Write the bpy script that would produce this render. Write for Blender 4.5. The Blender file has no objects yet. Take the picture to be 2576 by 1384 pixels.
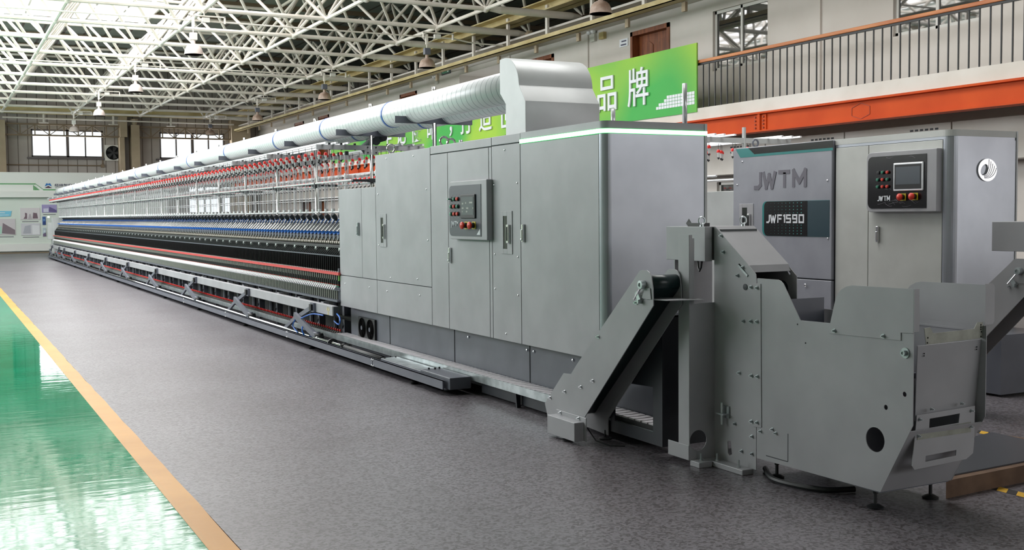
import bpy, bmesh, math, random
from mathutils import Vector, Matrix
random.seed(7)
SC = bpy.context.scene
COL = SC.collection
PI = math.pi

# ------------------------------------------------------------------ camera
FPX, YAW, PIT, ROL, CAMZ = 2781.0, math.radians(27.383), math.radians(-3.134), math.radians(-0.547), 1.5
fw = Vector((math.sin(YAW)*math.cos(PIT), math.cos(YAW)*math.cos(PIT), math.sin(PIT)))
r0 = Vector((math.cos(YAW), -math.sin(YAW), 0)); u0 = r0.cross(fw)
rt = math.cos(ROL)*r0 + math.sin(ROL)*u0; up = -math.sin(ROL)*r0 + math.cos(ROL)*u0
cam = bpy.data.objects.new('camera', bpy.data.cameras.new('camera')); COL.objects.link(cam)
cam.data.sensor_width = 36.0; cam.data.lens = FPX/2576*36.0
cam.data.clip_start = .05; cam.data.clip_end = 400
cam.matrix_world = Matrix(((rt.x, up.x, -fw.x, 0), (rt.y, up.y, -fw.y, 0), (rt.z, up.z, -fw.z, CAMZ), (0, 0, 0, 1)))
SC.camera = cam

# ------------------------------------------------------------------ world, exposure, daylight
vs = SC.view_settings
SC.display_settings.display_device = 'sRGB'
vs.view_transform = 'Standard'; vs.look = 'None'; vs.gamma = 1.0; vs.use_curve_mapping = False
vs.exposure = -0.6
try:
    SC.cycles.max_bounces = 7; SC.cycles.diffuse_bounces = 4; SC.cycles.glossy_bounces = 4
    SC.cycles.transmission_bounces = 4; SC.cycles.transparent_max_bounces = 24
    SC.cycles.caustics_reflective = False; SC.cycles.caustics_refractive = False
    SC.cycles.sample_clamp_indirect = 4.0
except Exception:
    pass
w = bpy.data.worlds.new('overcast_sky'); SC.world = w; w.use_nodes = True
bg = w.node_tree.nodes['Background']; bg.inputs[0].default_value = (0.93, 0.97, 1.0, 1); bg.inputs[1].default_value = 2.6
def area(name, loc, sx, sy, power, rot, col=(1, 1, 1)):
    l = bpy.data.lights.new(name, 'AREA'); l.shape = 'RECTANGLE'; l.size = sx; l.size_y = sy; l.energy = power; l.color = col
    o = bpy.data.objects.new(name, l); COL.objects.link(o); o.location = loc; o.rotation_euler = rot
    return o
# daylight through the roof skylight, the windows of the far wall and the window band of the side wall
area('skylight_daylight', (2.4, 28.5, 8.75), 9.0, 29.0, 6400, (0, 0, 0), (1.0, 0.975, 0.97))
area('side_window_daylight', (-6.75, 28.0, 5.7), 4.1, 35.0, 4200, (0, math.radians(-90), 0), (0.95, 0.98, 1.0))

area('overhead_fill_light', (5.9, 8.8, 8.72), 6.0, 5.0, 1150, (0, 0, 0), (1.0, 0.985, 0.96))  # added lamp over an invented roof opening, for light from overhead
area('front_window_daylight', (8.5, -11.9, 6.0), 11.0, 3.2, 380, (math.radians(-90), 0, PI), (0.97, 0.98, 1.0))
area('end_sheet_fill_light', (14.3, -3.5, 2.05), 2.3, 11.0, 230, (0, math.radians(90), 0), (0.97, 0.98, 1.0))  # added lamp in the unseen part of the wall, brightens the machine end sheets
area('hood_reflection_light', (14.3, -8.5, 4.75), 2.2, 6.0, 260, (0, math.radians(90), 0), (0.98, 0.98, 1.0))  # added unseen lamp, there only to reflect in the hood
# ------------------------------------------------------------------ helpers
def lin(c):
    c = c/255.0
    return c/12.92 if c <= .04045 else ((c+.055)/1.055)**2.4
def rgb(r, g, b): return (lin(r), lin(g), lin(b), 1)
def mat(name, col, rough=.5, metal=0.0, spec=.5, coat=0.0, emit=None, estr=0.0):
    m = bpy.data.materials.new(name); m.use_nodes = True
    b = m.node_tree.nodes['Principled BSDF']
    b.inputs['Base Color'].default_value = col; b.inputs['Roughness'].default_value = rough
    b.inputs['Metallic'].default_value = metal; b.inputs['Specular IOR Level'].default_value = spec
    b.inputs['Coat Weight'].default_value = coat; b.inputs['Coat Roughness'].default_value = .15
    if emit: b.inputs['Emission Color'].default_value = emit; b.inputs['Emission Strength'].default_value = estr
    return m
def nt(m): return m.node_tree.nodes, m.node_tree.links, m.node_tree.nodes['Principled BSDF']
def node(N, t, **k):
    n = N.new(t)
    for a, v in k.items():
        if a in n.inputs: n.inputs[a].default_value = v
        else: setattr(n, a, v)
    return n
def noise_colour(m, c1, c2, scale=6.0, detail=4.0, lo=.35, hi=.65, stretch=None, bump=0.0):
    """procedural two-tone mottling in object space, optional bump"""
    N, L, B = nt(m)
    tc = node(N, 'ShaderNodeTexCoord'); mp = node(N, 'ShaderNodeMapping')
    if stretch: mp.inputs['Scale'].default_value = stretch
    L.new(tc.outputs['Object'], mp.inputs['Vector'])
    n = node(N, 'ShaderNodeTexNoise', Scale=scale, Detail=detail); L.new(mp.outputs[0], n.inputs['Vector'])
    r = node(N, 'ShaderNodeValToRGB'); r.color_ramp.elements[0].position = lo; r.color_ramp.elements[1].position = hi
    r.color_ramp.elements[0].color = c1; r.color_ramp.elements[1].color = c2
    L.new(n.outputs['Fac'], r.inputs[0]); L.new(r.outputs[0], B.inputs['Base Color'])
    if bump:
        b = node(N, 'ShaderNodeBump', Strength=bump, Distance=.01); L.new(n.outputs['Fac'], b.inputs['Height']); L.new(b.outputs[0], B.inputs['Normal'])
    return m

M = {}
def paint(key, r, g, b, rough=.42, bump=.02, var=5):
    m = mat(key, rgb(r, g, b), rough, 0, .5)
    noise_colour(m, rgb(r-var, g-var, b-var), rgb(r+var, g+var, b+var), 3.0, 3.0)
    N, L, B = nt(m)   # fine powder-coat grain
    n = node(N, 'ShaderNodeTexNoise', Scale=900.0, Detail=1.0); tc = node(N, 'ShaderNodeTexCoord'); L.new(tc.outputs['Object'], n.inputs['Vector'])
    bp = node(N, 'ShaderNodeBump', Strength=bump, Distance=.002); L.new(n.outputs['Fac'], bp.inputs['Height']); L.new(bp.outputs[0], B.inputs['Normal'])
    M[key] = m
paint('grey_paint', 166, 166, 170, .42)
paint('decal_paint', 150, 152, 161, .4)
paint('warm_grey_brightened', 196, 198, 194, .4)  # second machine's warm grey, lightened to make up for the shade it stands in
paint('silver_paint', 178, 182, 190, .3)
M['silver_paint'].node_tree.nodes['Principled BSDF'].inputs['Metallic'].default_value = .5
paint('hood_paint', 186, 189, 189, .34)
M['hood_paint'].node_tree.nodes['Principled BSDF'].inputs['Metallic'].default_value = .05
paint('dark_paint', 96, 99, 108, .4)
paint('navy_paint', 34, 38, 46, .5)
paint('slate_paint', 96, 99, 110, .4)
M['seam'] = mat('seam_shadow_gap', rgb(58, 62, 66), .6)
M['black'] = mat('black_plastic', rgb(24, 25, 27), .45)
M['matte_black'] = mat('matte_black', rgb(12, 12, 13), .8, 0, .2)
M['rubber'] = mat('dark_rubber', rgb(52, 57, 62), .5)
M['steel'] = mat('bright_steel', rgb(205, 205, 203), .22, 1.0)
M['dull_steel'] = mat('dull_steel', rgb(150, 150, 146), .4, .9)
M['brown_steel'] = mat('roller_steel', rgb(150, 145, 135), .45, .5)
M['chrome'] = mat('chrome', rgb(230, 232, 235), .1, 1.0)
M['galv'] = noise_colour(mat('galvanised_steel', rgb(178, 186, 188), .34, .75), rgb(162, 170, 172), rgb(196, 203, 205), 9.0)
M['alu'] = mat('aluminium', rgb(226, 228, 230), .3, .55)
M['white'] = mat('white_plastic', rgb(232, 232, 234), .35)
M['red'] = mat('red_plastic', rgb(222, 38, 32), .3)
M['rail_red'] = mat('red_rail_paint', rgb(206, 66, 66), .4)
M['blue'] = mat('blue_plastic', rgb(24, 96, 186), .35)
M['green_plastic'] = mat('green_plastic', rgb(52, 120, 92), .4)
M['lime'] = mat('green_bracket', rgb(86, 150, 50), .4)
M['yellow'] = mat('yellow_plastic', rgb(205, 185, 40), .45)
M['panel_dark'] = mat('panel_film_grey', rgb(66, 71, 80), .4)
M['panel_black'] = mat('panel_film_black', rgb(16, 17, 19), .18, 0, .5, .4)
M['screen'] = mat('screen_glass', rgb(92, 98, 104), .18)
M['screen_text'] = mat('screen_text', rgb(158, 162, 156), .6, emit=rgb(196, 200, 192), estr=.03)
M['letter_white'] = mat('lettering_white', rgb(226, 229, 234), .5)
M['letter_grey'] = mat('lettering_grey', rgb(106, 104, 114), .5)
M['teal'] = mat('teal_film', rgb(14, 124, 122), .35)
M['teal_dark'] = mat('dark_teal_film', rgb(38, 64, 74), .35)
M['lamp_green'] = mat('button_green', rgb(36, 118, 92), .35)
M['lamp_red'] = mat('button_red', rgb(214, 58, 40), .35)
M['led'] = mat('green_led_strip', rgb(190, 255, 205), .4, emit=(.7, 1.0, .78, 1), estr=5.5)
M['led_edge'] = mat('green_led_edge', rgb(40, 200, 90), .4, emit=(.06, .75, .2, 1), estr=.8)
M['belt'] = mat('conveyor_belt', rgb(14, 34, 36), .35)
M['slat'] = mat('slat_plastic', rgb(214, 210, 214), .45)
M['cream'] = noise_colour(mat('cream_paint', rgb(222, 216, 200), .5), rgb(212, 204, 192), rgb(232, 226, 218), 1.2, 5)
M['wall'] = noise_colour(mat('wall_plaster', rgb(214, 206, 198), .85, 0, .2), rgb(208, 201, 194), rgb(218, 212, 206), .6, 5)
M['edge_white'] = noise_colour(mat('slab_edge_paint', rgb(222, 218, 210), .8), rgb(212, 206, 196), rgb(226, 222, 215), 1.0)
M['orange'] = noise_colour(mat('orange_steel_paint', rgb(205, 84, 44), .6, 0, .2), rgb(190, 68, 22), rgb(206, 82, 30), 1.1, 5)
M['orange_dark'] = mat('orange_paint_mark', rgb(150, 58, 32), .55)
M['wood'] = noise_colour(mat('door_wood', rgb(130, 72, 40), .45), rgb(104, 54, 30), rgb(146, 84, 48), 3.0, 6, stretch=(4, 4, .5))
M['rail_wood'] = noise_colour(mat('handrail_wood', rgb(196, 122, 70), .5), rgb(180, 104, 58), rgb(206, 136, 84), 3.0, 6, stretch=(4, .4, 4))
M['iron'] = mat('black_iron', rgb(32, 34, 36), .5)
M['yellow_beam'] = noise_colour(mat('beam_yellowed_paint', rgb(206, 188, 138), .6), rgb(188, 168, 116), rgb(214, 198, 150), 1.5)
M['column'] = noise_colour(mat('column_paint', rgb(168, 152, 128), .8), rgb(156, 140, 116), rgb(178, 162, 138), .8)
M['girder'] = mat('girder_brown', rgb(120, 104, 84), .7)
M['frame_dark'] = mat('window_frame_dark', rgb(92, 86, 86), .6)
M['frame_white'] = mat('window_frame_white', rgb(214, 212, 206), .4)
M['board'] = noise_colour(mat('display_board', rgb(214, 222, 214), .55), rgb(206, 216, 207), rgb(220, 227, 220), .3, 2)
M['board_white'] = mat('display_board_white', rgb(226, 228, 224), .5)
M['green_line'] = mat('board_green_line', rgb(60, 150, 76), .5)
M['logo_blue'] = mat('logo_blue', rgb(36, 112, 184), .5)
M['logo_maroon'] = mat('logo_maroon', rgb(82, 48, 74), .5)
M['ink'] = mat('ink_dark', rgb(72, 72, 96), .6)
M['lampshade'] = noise_colour(mat('lamp_enamel', rgb(222, 210, 206), .35), rgb(206, 190, 182), rgb(230, 221, 218), 3)
M['emblem'] = mat('emblem_white_metal', rgb(250, 250, 252), .18, .75)
M['lampshade_dirty'] = noise_colour(mat('lamp_enamel_soiled', rgb(170, 146, 130), .4), rgb(140, 116, 100), rgb(190, 170, 156), 5)
M['lamp_in'] = mat('lamp_inside', rgb(196, 214, 216), .3)
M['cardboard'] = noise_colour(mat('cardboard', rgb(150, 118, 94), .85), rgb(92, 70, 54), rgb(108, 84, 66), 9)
M['zinc'] = noise_colour(mat('dull_zinc', rgb(146, 148, 138), .5, .35), rgb(132, 134, 124), rgb(156, 158, 148), 12)
M['mat_dark'] = mat('dark_sheet', rgb(58, 60, 66), .4)
M['hose_blue'] = mat('blue_air_hose', rgb(22, 98, 190), .35)

def glass(key, tint, fac, rough=.06):
    m = bpy.data.materials.new(key); m.use_nodes = True; N, L = m.node_tree.nodes, m.node_tree.links
    N.remove(N['Principled BSDF'])
    t = node(N, 'ShaderNodeBsdfTransparent'); t.inputs[0].default_value = tint
    g = node(N, 'ShaderNodeBsdfPrincipled'); g.inputs['Base Color'].default_value = rgb(225, 225, 228); g.inputs['Roughness'].default_value = rough
    lw = node(N, 'ShaderNodeLayerWeight', Blend=.35)
    mp = node(N, 'ShaderNodeMath', operation='MULTIPLY_ADD'); mp.inputs[1].default_value = .6; mp.inputs[2].default_value = fac
    L.new(lw.outputs['Facing'], mp.inputs[0]); mp.use_clamp = True
    mx = node(N, 'ShaderNodeMixShader'); L.new(mp.outputs[0], mx.inputs[0]); L.new(t.outputs[0], mx.inputs[1]); L.new(g.outputs[0], mx.inputs[2])
    L.new(mx.outputs[0], N['Material Output'].inputs[0]); M[key] = m
M['dark_glass'] = mat('dark_sight_glass', rgb(44, 46, 47), .12)
glass('clear_tube', (.93, .93, .94, 1), .16)
glass('pane_glass', (.96, .98, .98, 1), .04, .02)
# office window glass: dark room behind, mirrors the hall
M['mirror_pane'] = mat('dark_office_glass', rgb(40, 44, 46), .03, 0, 1.0, 1.0)
M['mirror_pane'].node_tree.nodes['Principled BSDF'].inputs['Coat Roughness'].default_value = .02
M['mirror_pane'].node_tree.nodes['Principled BSDF'].inputs['Coat IOR'].default_value = 2.2

def floor_terrazzo():
    m = mat('terrazzo_floor', rgb(150, 147, 150), .36, 0, .48); N, L, B = nt(m)
    tc = node(N, 'ShaderNodeTexCoord')
    v = node(N, 'ShaderNodeTexVoronoi', Scale=70.0); L.new(tc.outputs['Object'], v.inputs['Vector'])
    n1 = node(N, 'ShaderNodeTexNoise', Scale=.7, Detail=6.0); L.new(tc.outputs['Object'], n1.inputs['Vector'])
    n2 = node(N, 'ShaderNodeTexNoise', Scale=180.0, Detail=2.0); L.new(tc.outputs['Object'], n2.inputs['Vector'])
    r1 = node(N, 'ShaderNodeValToRGB'); r1.color_ramp.elements[0].color = rgb(70, 66, 68); r1.color_ramp.elements[1].color = rgb(114, 111, 116)
    r1.color_ramp.elements[0].position = .25; r1.color_ramp.elements[1].position = .62
    e = r1.color_ramp.elements.new(.45); e.color = rgb(95, 92, 96)
    sep = node(N, 'ShaderNodeSeparateColor'); L.new(v.outputs['Color'], sep.inputs[0]); 
    mixv = node(N, 'ShaderNodeMath', operation='MULTIPLY_ADD'); mixv.inputs[1].default_value = .55; mixv.inputs[2].default_value = 0
    L.new(sep.outputs[0], mixv.inputs[0])
    ad = node(N, 'ShaderNodeMath', operation='MULTIPLY_ADD'); ad.inputs[1].default_value = .45; L.new(n2.outputs['Fac'], ad.inputs[0]); L.new(mixv.outputs[0], ad.inputs[2])
    L.new(ad.outputs[0], r1.inputs[0])
    r2 = node(N, 'ShaderNodeValToRGB'); r2.color_ramp.elements[0].color = rgb(226, 222, 222); r2.color_ramp.elements[1].color = rgb(255, 255, 255)
    r2.color_ramp.elements[0].position = .3; r2.color_ramp.elements[1].position = .6; L.new(n1.outputs['Fac'], r2.inputs[0])
    mx = node(N, 'ShaderNodeMix', data_type='RGBA', blend_type='MULTIPLY'); mx.inputs[0].default_value = 1
    L.new(r1.outputs[0], mx.inputs[6]); L.new(r2.outputs[0], mx.inputs[7])
    # slab joints every 4 m along the hall, 3 m across
    sx = node(N, 'ShaderNodeSeparateXYZ'); L.new(tc.outputs['Object'], sx.inputs[0]); last = mx.outputs[2]
    for ax, per in ((1, 4.0), (0, 3.0)):
        md = node(N, 'ShaderNodeMath', operation='PINGPONG'); md.inputs[1].default_value = per/2; L.new(sx.outputs[ax], md.inputs[0])
        lt = node(N, 'ShaderNodeMath', operation='LESS_THAN'); lt.inputs[1].default_value = .0035; L.new(md.outputs[0], lt.inputs[0])
        sc = node(N, 'ShaderNodeMath', operation='MULTIPLY'); sc.inputs[1].default_value = .45; L.new(lt.outputs[0], sc.inputs[0])
        m2 = node(N, 'ShaderNodeMix', data_type='RGBA'); L.new(sc.outputs[0], m2.inputs[0]); L.new(last, m2.inputs[6]); m2.inputs[7].default_value = rgb(90, 84, 84); last = m2.outputs[2]
    L.new(last, B.inputs['Base Color'])
    bp = node(N, 'ShaderNodeBump', Strength=.12, Distance=.002); L.new(n2.outputs['Fac'], bp.inputs['Height']); L.new(bp.outputs[0], B.inputs['Normal'])
    M['terrazzo'] = m
floor_terrazzo()
def floor_epoxy():
    for key, c1, c2, rg in (('epoxy', rgb(2, 138, 98), rgb(12, 156, 114), .05), ('floor_yellow', rgb(196, 138, 50), rgb(212, 154, 66), .35)):
        m = mat(key, c1, rg, 0, .35 if key == 'epoxy' else .2); noise_colour(m, c1, c2, 1.4, 5)
        N, L, B = nt(m); tc = node(N, 'ShaderNodeTexCoord'); mp = node(N, 'ShaderNodeMapping'); mp.inputs['Scale'].default_value = (1.2, 4.0, 1)
        L.new(tc.outputs['Object'], mp.inputs['Vector'])
        n = node(N, 'ShaderNodeTexNoise', Scale=2.6, Detail=3.0, Distortion=.6); L.new(mp.outputs[0], n.inputs['Vector'])
        bp = node(N, 'ShaderNodeBump', Strength=.09, Distance=.01); L.new(n.outputs['Fac'], bp.inputs['Height']); L.new(bp.outputs[0], B.inputs['Normal'])
        M[key] = m
floor_epoxy()
def ribbed(key, c1, c2, per, axis, bump=.6, rough=.6, line=rgb(84, 72, 66), wd=.06):
    m = mat(key, c1, rough, 0, .3); noise_colour(m, c1, c2, .8, 5)
    N, L, B = nt(m); tc = node(N, 'ShaderNodeTexCoord'); s = node(N, 'ShaderNodeSeparateXYZ'); L.new(tc.outputs['Object'], s.inputs[0])
    p = node(N, 'ShaderNodeMath', operation='PINGPONG'); p.inputs[1].default_value = per/2; L.new(s.outputs[axis], p.inputs[0])
    q = node(N, 'ShaderNodeMath', operation='LESS_THAN'); q.inputs[1].default_value = per*wd; L.new(p.outputs[0], q.inputs[0])
    b = node(N, 'ShaderNodeBump', Strength=bump, Distance=.03, invert=True); L.new(q.outputs[0], b.inputs['Height']); L.new(b.outputs[0], B.inputs['Normal'])
    link = B.inputs['Base Color'].links[0].from_socket
    mx = node(N, 'ShaderNodeMix', data_type='RGBA'); L.new(q.outputs[0], mx.inputs[0]); L.new(link, mx.inputs[6]); mx.inputs[7].default_value = line
    L.new(mx.outputs[2], B.inputs['Base Color']); M[key] = m
ribbed('cladding', rgb(158, 152, 146), rgb(176, 170, 164), .42, 0, .6, .6, rgb(110, 102, 96), .045)
ribbed('roof_deck', rgb(118, 126, 118), rgb(136, 143, 134), .75, 0, .5)
ribbed('duct', rgb(240, 241, 244), rgb(246, 246, 248), .1, 1, .05, .34, rgb(168, 170, 176), .045)
b_ = M['duct'].node_tree.nodes['Principled BSDF']; b_.inputs['Metallic'].default_value = .1
def banner_green():
    m = mat('green_banner_print', rgb(96, 184, 92), .55, 0, .3); N, L, B = nt(m)
    tc = node(N, 'ShaderNodeTexCoord'); n = node(N, 'ShaderNodeTexNoise', Scale=.28, Detail=1.0); L.new(tc.outputs['Object'], n.inputs['Vector'])
    r = node(N, 'ShaderNodeValToRGB'); r.color_ramp.elements[0].position = .45; r.color_ramp.elements[0].color = rgb(70, 172, 80)
    r.color_ramp.elements[1].position = .62; r.color_ramp.elements[1].color = rgb(158, 200, 66); L.new(n.outputs['Fac'], r.inputs[0]); L.new(r.outputs[0], B.inputs['Base Color'])
    M['banner'] = m
banner_green()

class MB:
    """collects shapes into one mesh"""
    def __init__(s): s.v, s.f, s.mi, s.sm, s.m = [], [], [], [], 0
    def _add(s, vs, fs, smooth=False):
        b = len(s.v); s.v += [tuple(x) for x in vs]
        for i, f in enumerate(fs):
            s.f.append([b+k for k in f]); s.mi.append(s.m); s.sm.append(smooth[i] if isinstance(smooth, list) else smooth)
    def box(s, x0, x1, y0, y1, z0, z1):
        x0, x1 = min(x0, x1), max(x0, x1); y0, y1 = min(y0, y1), max(y0, y1); z0, z1 = min(z0, z1), max(z0, z1)
        s._add([(x0, y0, z0), (x1, y0, z0), (x1, y1, z0), (x0, y1, z0), (x0, y0, z1), (x1, y0, z1), (x1, y1, z1), (x0, y1, z1)],
               [(3, 2, 1, 0), (4, 5, 6, 7), (0, 1, 5, 4), (1, 2, 6, 5), (2, 3, 7, 6), (3, 0, 4, 7)]); return s
    def bar(s, p0, p1, w, h, upv=(0, 0, 1)):
        p0, p1 = Vector(p0), Vector(p1); d = (p1-p0).normalized(); u = Vector(upv)
        if abs(d.dot(u)) > .98: u = Vector((1, 0, 0))
        a = d.cross(u).normalized(); b = a.cross(d)
        a *= w/2; b *= h/2
        s._add([p0-a-b, p0+a-b, p0+a+b, p0-a+b, p1-a-b, p1+a-b, p1+a+b, p1-a+b],
               [(0, 1, 2, 3), (7, 6, 5, 4), (0, 4, 5, 1), (1, 5, 6, 2), (2, 6, 7, 3), (3, 7, 4, 0)]); return s
    def tube(s, p0, p1, r, n=8, r1=None, caps=True):
        p0, p1 = Vector(p0), Vector(p1); r1 = r if r1 is None else r1; d = (p1-p0).normalized()
        u = Vector((0, 0, 1)) if abs(d.z) < .95 else Vector((1, 0, 0)); a = d.cross(u).normalized(); b = a.cross(d)
        vs = []
        for p, q in ((p0, r), (p1, r1)):
            for i in range(n):
                t = 2*PI*i/n; vs.append(p+a*(q*math.cos(t))+b*(q*math.sin(t)))
        fs = [(i, (i+1) % n, n+(i+1) % n, n+i) for i in range(n)]; sm = [True]*n
        if caps: fs += [tuple(range(n-1, -1, -1)), tuple(range(n, 2*n))]; sm += [False, False]
        s._add(vs, fs, sm); return s
    def path(s, pts, r, n=8, smooth=0):
        pts = [Vector(p) for p in pts]
        if smooth:
            Q = [pts[0]]+pts+[pts[-1]]; out = []
            for i in range(1, len(Q)-2):
                for k in range(smooth):
                    t = k/smooth; a_, b_, c_, d_ = Q[i-1], Q[i], Q[i+1], Q[i+2]
                    out.append(.5*((2*b_)+(c_-a_)*t+(2*a_-5*b_+4*c_-d_)*t*t+(3*b_-a_-3*c_+d_)*t**3))
            pts = out+[pts[-1]]
        vs = []; fs = []; pa = None
        for k, p in enumerate(pts):
            d = (pts[min(k+1, len(pts)-1)]-pts[max(k-1, 0)]).normalized()
            if pa is None:
                u = Vector((0, 0, 1)) if abs(d.z) < .95 else Vector((1, 0, 0)); a = d.cross(u).normalized()
            else: a = (pa-d*pa.dot(d)).normalized()
            pa = a; b = d.cross(a)
            for i in range(n):
                t = 2*PI*i/n; vs.append(p+a*(r*math.cos(t))+b*(r*math.sin(t)))
        for k in range(len(pts)-1):
            for i in range(n): fs.append((k*n+i, k*n+(i+1) % n, (k+1)*n+(i+1) % n, (k+1)*n+i))
        sm = [True]*len(fs)
        fs += [tuple(range(n-1, -1, -1)), tuple(range((len(pts)-1)*n, len(pts)*n))]; sm += [False, False]
        s._add(vs, fs, sm); return s
    def prism(s, poly, axis, a0, a1, smooth=False):
        """poly: 2D outline in the two other axes (in x,y,z order), extruded along axis"""
        def P(q, a):
            return (a, q[0], q[1]) if axis == 0 else ((q[0], a, q[1]) if axis == 1 else (q[0], q[1], a))
        n = len(poly); vs = [P(q, a0) for q in poly]+[P(q, a1) for q in poly]
        fs = [(i, (i+1) % n, n+(i+1) % n, n+i) for i in range(n)]+[tuple(range(n-1, -1, -1)), tuple(range(n, 2*n))]
        s._add(vs, fs, [smooth]*n+[False, False]); return s
    def lathe(s, prof, c=(0, 0, 0), n=12, axis=2):
        c = Vector(c); vs = []; k = len(prof)
        for (r, h) in prof:
            for i in range(n):
                t = 2*PI*i/n; a, b = r*math.cos(t), r*math.sin(t)
                q = (a, b, h) if axis == 2 else ((h, a, b) if axis == 0 else (b, h, a))
                vs.append(c+Vector(q))
        fs = [(j*n+i, j*n+(i+1) % n, (j+1)*n+(i+1) % n, (j+1)*n+i) for j in range(k-1) for i in range(n)]; sm = [True]*len(fs)
        if prof[0][0] > 1e-4: fs.append(tuple(range(n-1, -1, -1))); sm.append(False)
        if prof[-1][0] > 1e-4: fs.append(tuple(range((k-1)*n, k*n))); sm.append(False)
        s._add(vs, fs, sm); return s
    def ball(s, c, r, n=8):
        return s.lathe([(max(1e-5, r*math.sin(PI*i/n)), -r*math.cos(PI*i/n)) for i in range(n+1)], c, n+2)
    def torus(s, c, R, r, axis=0, n=18, k=8):
        c = Vector(c); vs = []; fs = []
        for i in range(n):
            t = 2*PI*i/n
            for j in range(k):
                p = 2*PI*j/k; q = R+r*math.cos(p); a, b, h = q*math.cos(t), q*math.sin(t), r*math.sin(p)
                vs.append(c+Vector((h, a, b) if axis == 0 else ((a, h, b) if axis == 1 else (a, b, h))))
        for i in range(n):
            for j in range(k): fs.append((i*k+j, ((i+1) % n)*k+j, ((i+1) % n)*k+(j+1) % k, i*k+(j+1) % k))
        s._add(vs, fs, True); return s
    def merge(s, o, off=(0, 0, 0)):
        b = len(s.v); s.v += [(x[0]+off[0], x[1]+off[1], x[2]+off[2]) for x in o.v]
        s.f += [[b+k for k in f] for f in o.f]; s.mi += o.mi; s.sm += o.sm; return s
    def mesh(s, name, mats):
        me = bpy.data.meshes.new(name); me.from_pydata(s.v, [], s.f)
        for k in (mats if isinstance(mats, (list, tuple)) else [mats]): me.materials.append(M[k])
        me.polygons.foreach_set('material_index', s.mi); me.polygons.foreach_set('use_smooth', s.sm)
        bm = bmesh.new(); bm.from_mesh(me); bmesh.ops.recalc_face_normals(bm, faces=bm.faces)
        for e in bm.edges:
            if len(e.link_faces) == 2 and e.link_faces[0].smooth and e.calc_face_angle(0) > .7: e.smooth = False
        bm.to_mesh(me); bm.free()
        me.update(); return me
    def build(s, name, mats, parent=None, bevel=0, loc=None):
        """world coordinates in, one object out (or local coordinates with loc)"""
        base = Vector(loc) if loc is not None else (WP[parent] if parent else Vector((0, 0, 0)))
        if loc is None and parent: s.v = [tuple(Vector(x)-base) for x in s.v]
        o = bpy.data.objects.new(name, s.mesh(name, mats)); COL.objects.link(o); WP[o] = base
        if parent: o.parent = parent; o.location = base-WP[parent]
        elif loc is not None: o.location = base
        if bevel:
            bv = o.modifiers.new('edge', 'BEVEL'); bv.width = bevel; bv.segments = 2; bv.limit_method = 'ANGLE'; bv.angle_limit = .8
        return o
WP = {}
def tag(o, label=None, cat=None, group=None, kind=None):
    if label: o['label'] = label
    if cat: o['category'] = cat
    if group: o['group'] = group
    if kind: o['kind'] = kind
    return o
def thing(name, loc, label=None, cat=None, group=None, kind=None):
    o = bpy.data.objects.new(name, None); COL.objects.link(o); o.location = loc; o.empty_display_size = .2; WP[o] = Vector(loc)
    return tag(o, label, cat, group, kind)
def copy_part(o, parent, delta):
    """a copy of a part (with its own sub-parts) of the same thing, moved by delta"""
    c = o.copy(); COL.objects.link(c); c.parent = parent; c.location = o.location+Vector(delta); WP[c] = WP[o]+Vector(delta)
    for ch in [x for x in o.children]:
        d = ch.copy(); COL.objects.link(d); d.parent = c; WP[d] = WP[ch]+Vector(delta)
    return c
def copy_thing(o, loc, label=None):
    c = o.copy(); COL.objects.link(c); c.location = loc; WP[c] = Vector(loc)
    if label: c['label'] = label
    for ch in list(o.children):
        d = ch.copy(); COL.objects.link(d); d.parent = c
        for g in list(ch.children):
            e = g.copy(); COL.objects.link(e); e.parent = d
    return c
def text_mb(txt, size, depth, origin, xdir, ydir, bold=0.0, width=None):
    """lettering as real extruded glyphs; origin = lower-left corner of the text block"""
    cu = bpy.data.curves.new('t', 'FONT'); cu.body = txt; cu.size = size; cu.extrude = depth/2; cu.offset = bold; cu.resolution_u = 4
    ob = bpy.data.objects.new('t', cu); COL.objects.link(ob); bpy.context.view_layer.update()
    dg = bpy.context.evaluated_depsgraph_get(); me = ob.evaluated_get(dg).to_mesh()
    xd, yd = Vector(xdir), Vector(ydir); zd = xd.cross(yd)
    xs = [v.co.x for v in me.vertices]; ys = [v.co.y for v in me.vertices]
    mb = MB()
    if xs:
        x0, y0 = min(xs), min(ys); kx = (width/(max(xs)-x0)) if width else 1.0
        vs = [Vector(origin)+xd*((v.co.x-x0)*kx)+yd*(v.co.y-y0)+zd*v.co.z for v in me.vertices]
        mb._add(vs, [tuple(p.vertices) for p in me.polygons])
    ob.evaluated_get(dg).to_mesh_clear(); bpy.data.objects.remove(ob); bpy.data.curves.remove(cu)
    return mb
def arc(cx_, cy_, r, a0, a1, n=6):
    return [(cx_+r*math.cos(math.radians(a0+(a1-a0)*i/n)), cy_+r*math.sin(math.radians(a0+(a1-a0)*i/n))) for i in range(n+1)]
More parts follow.
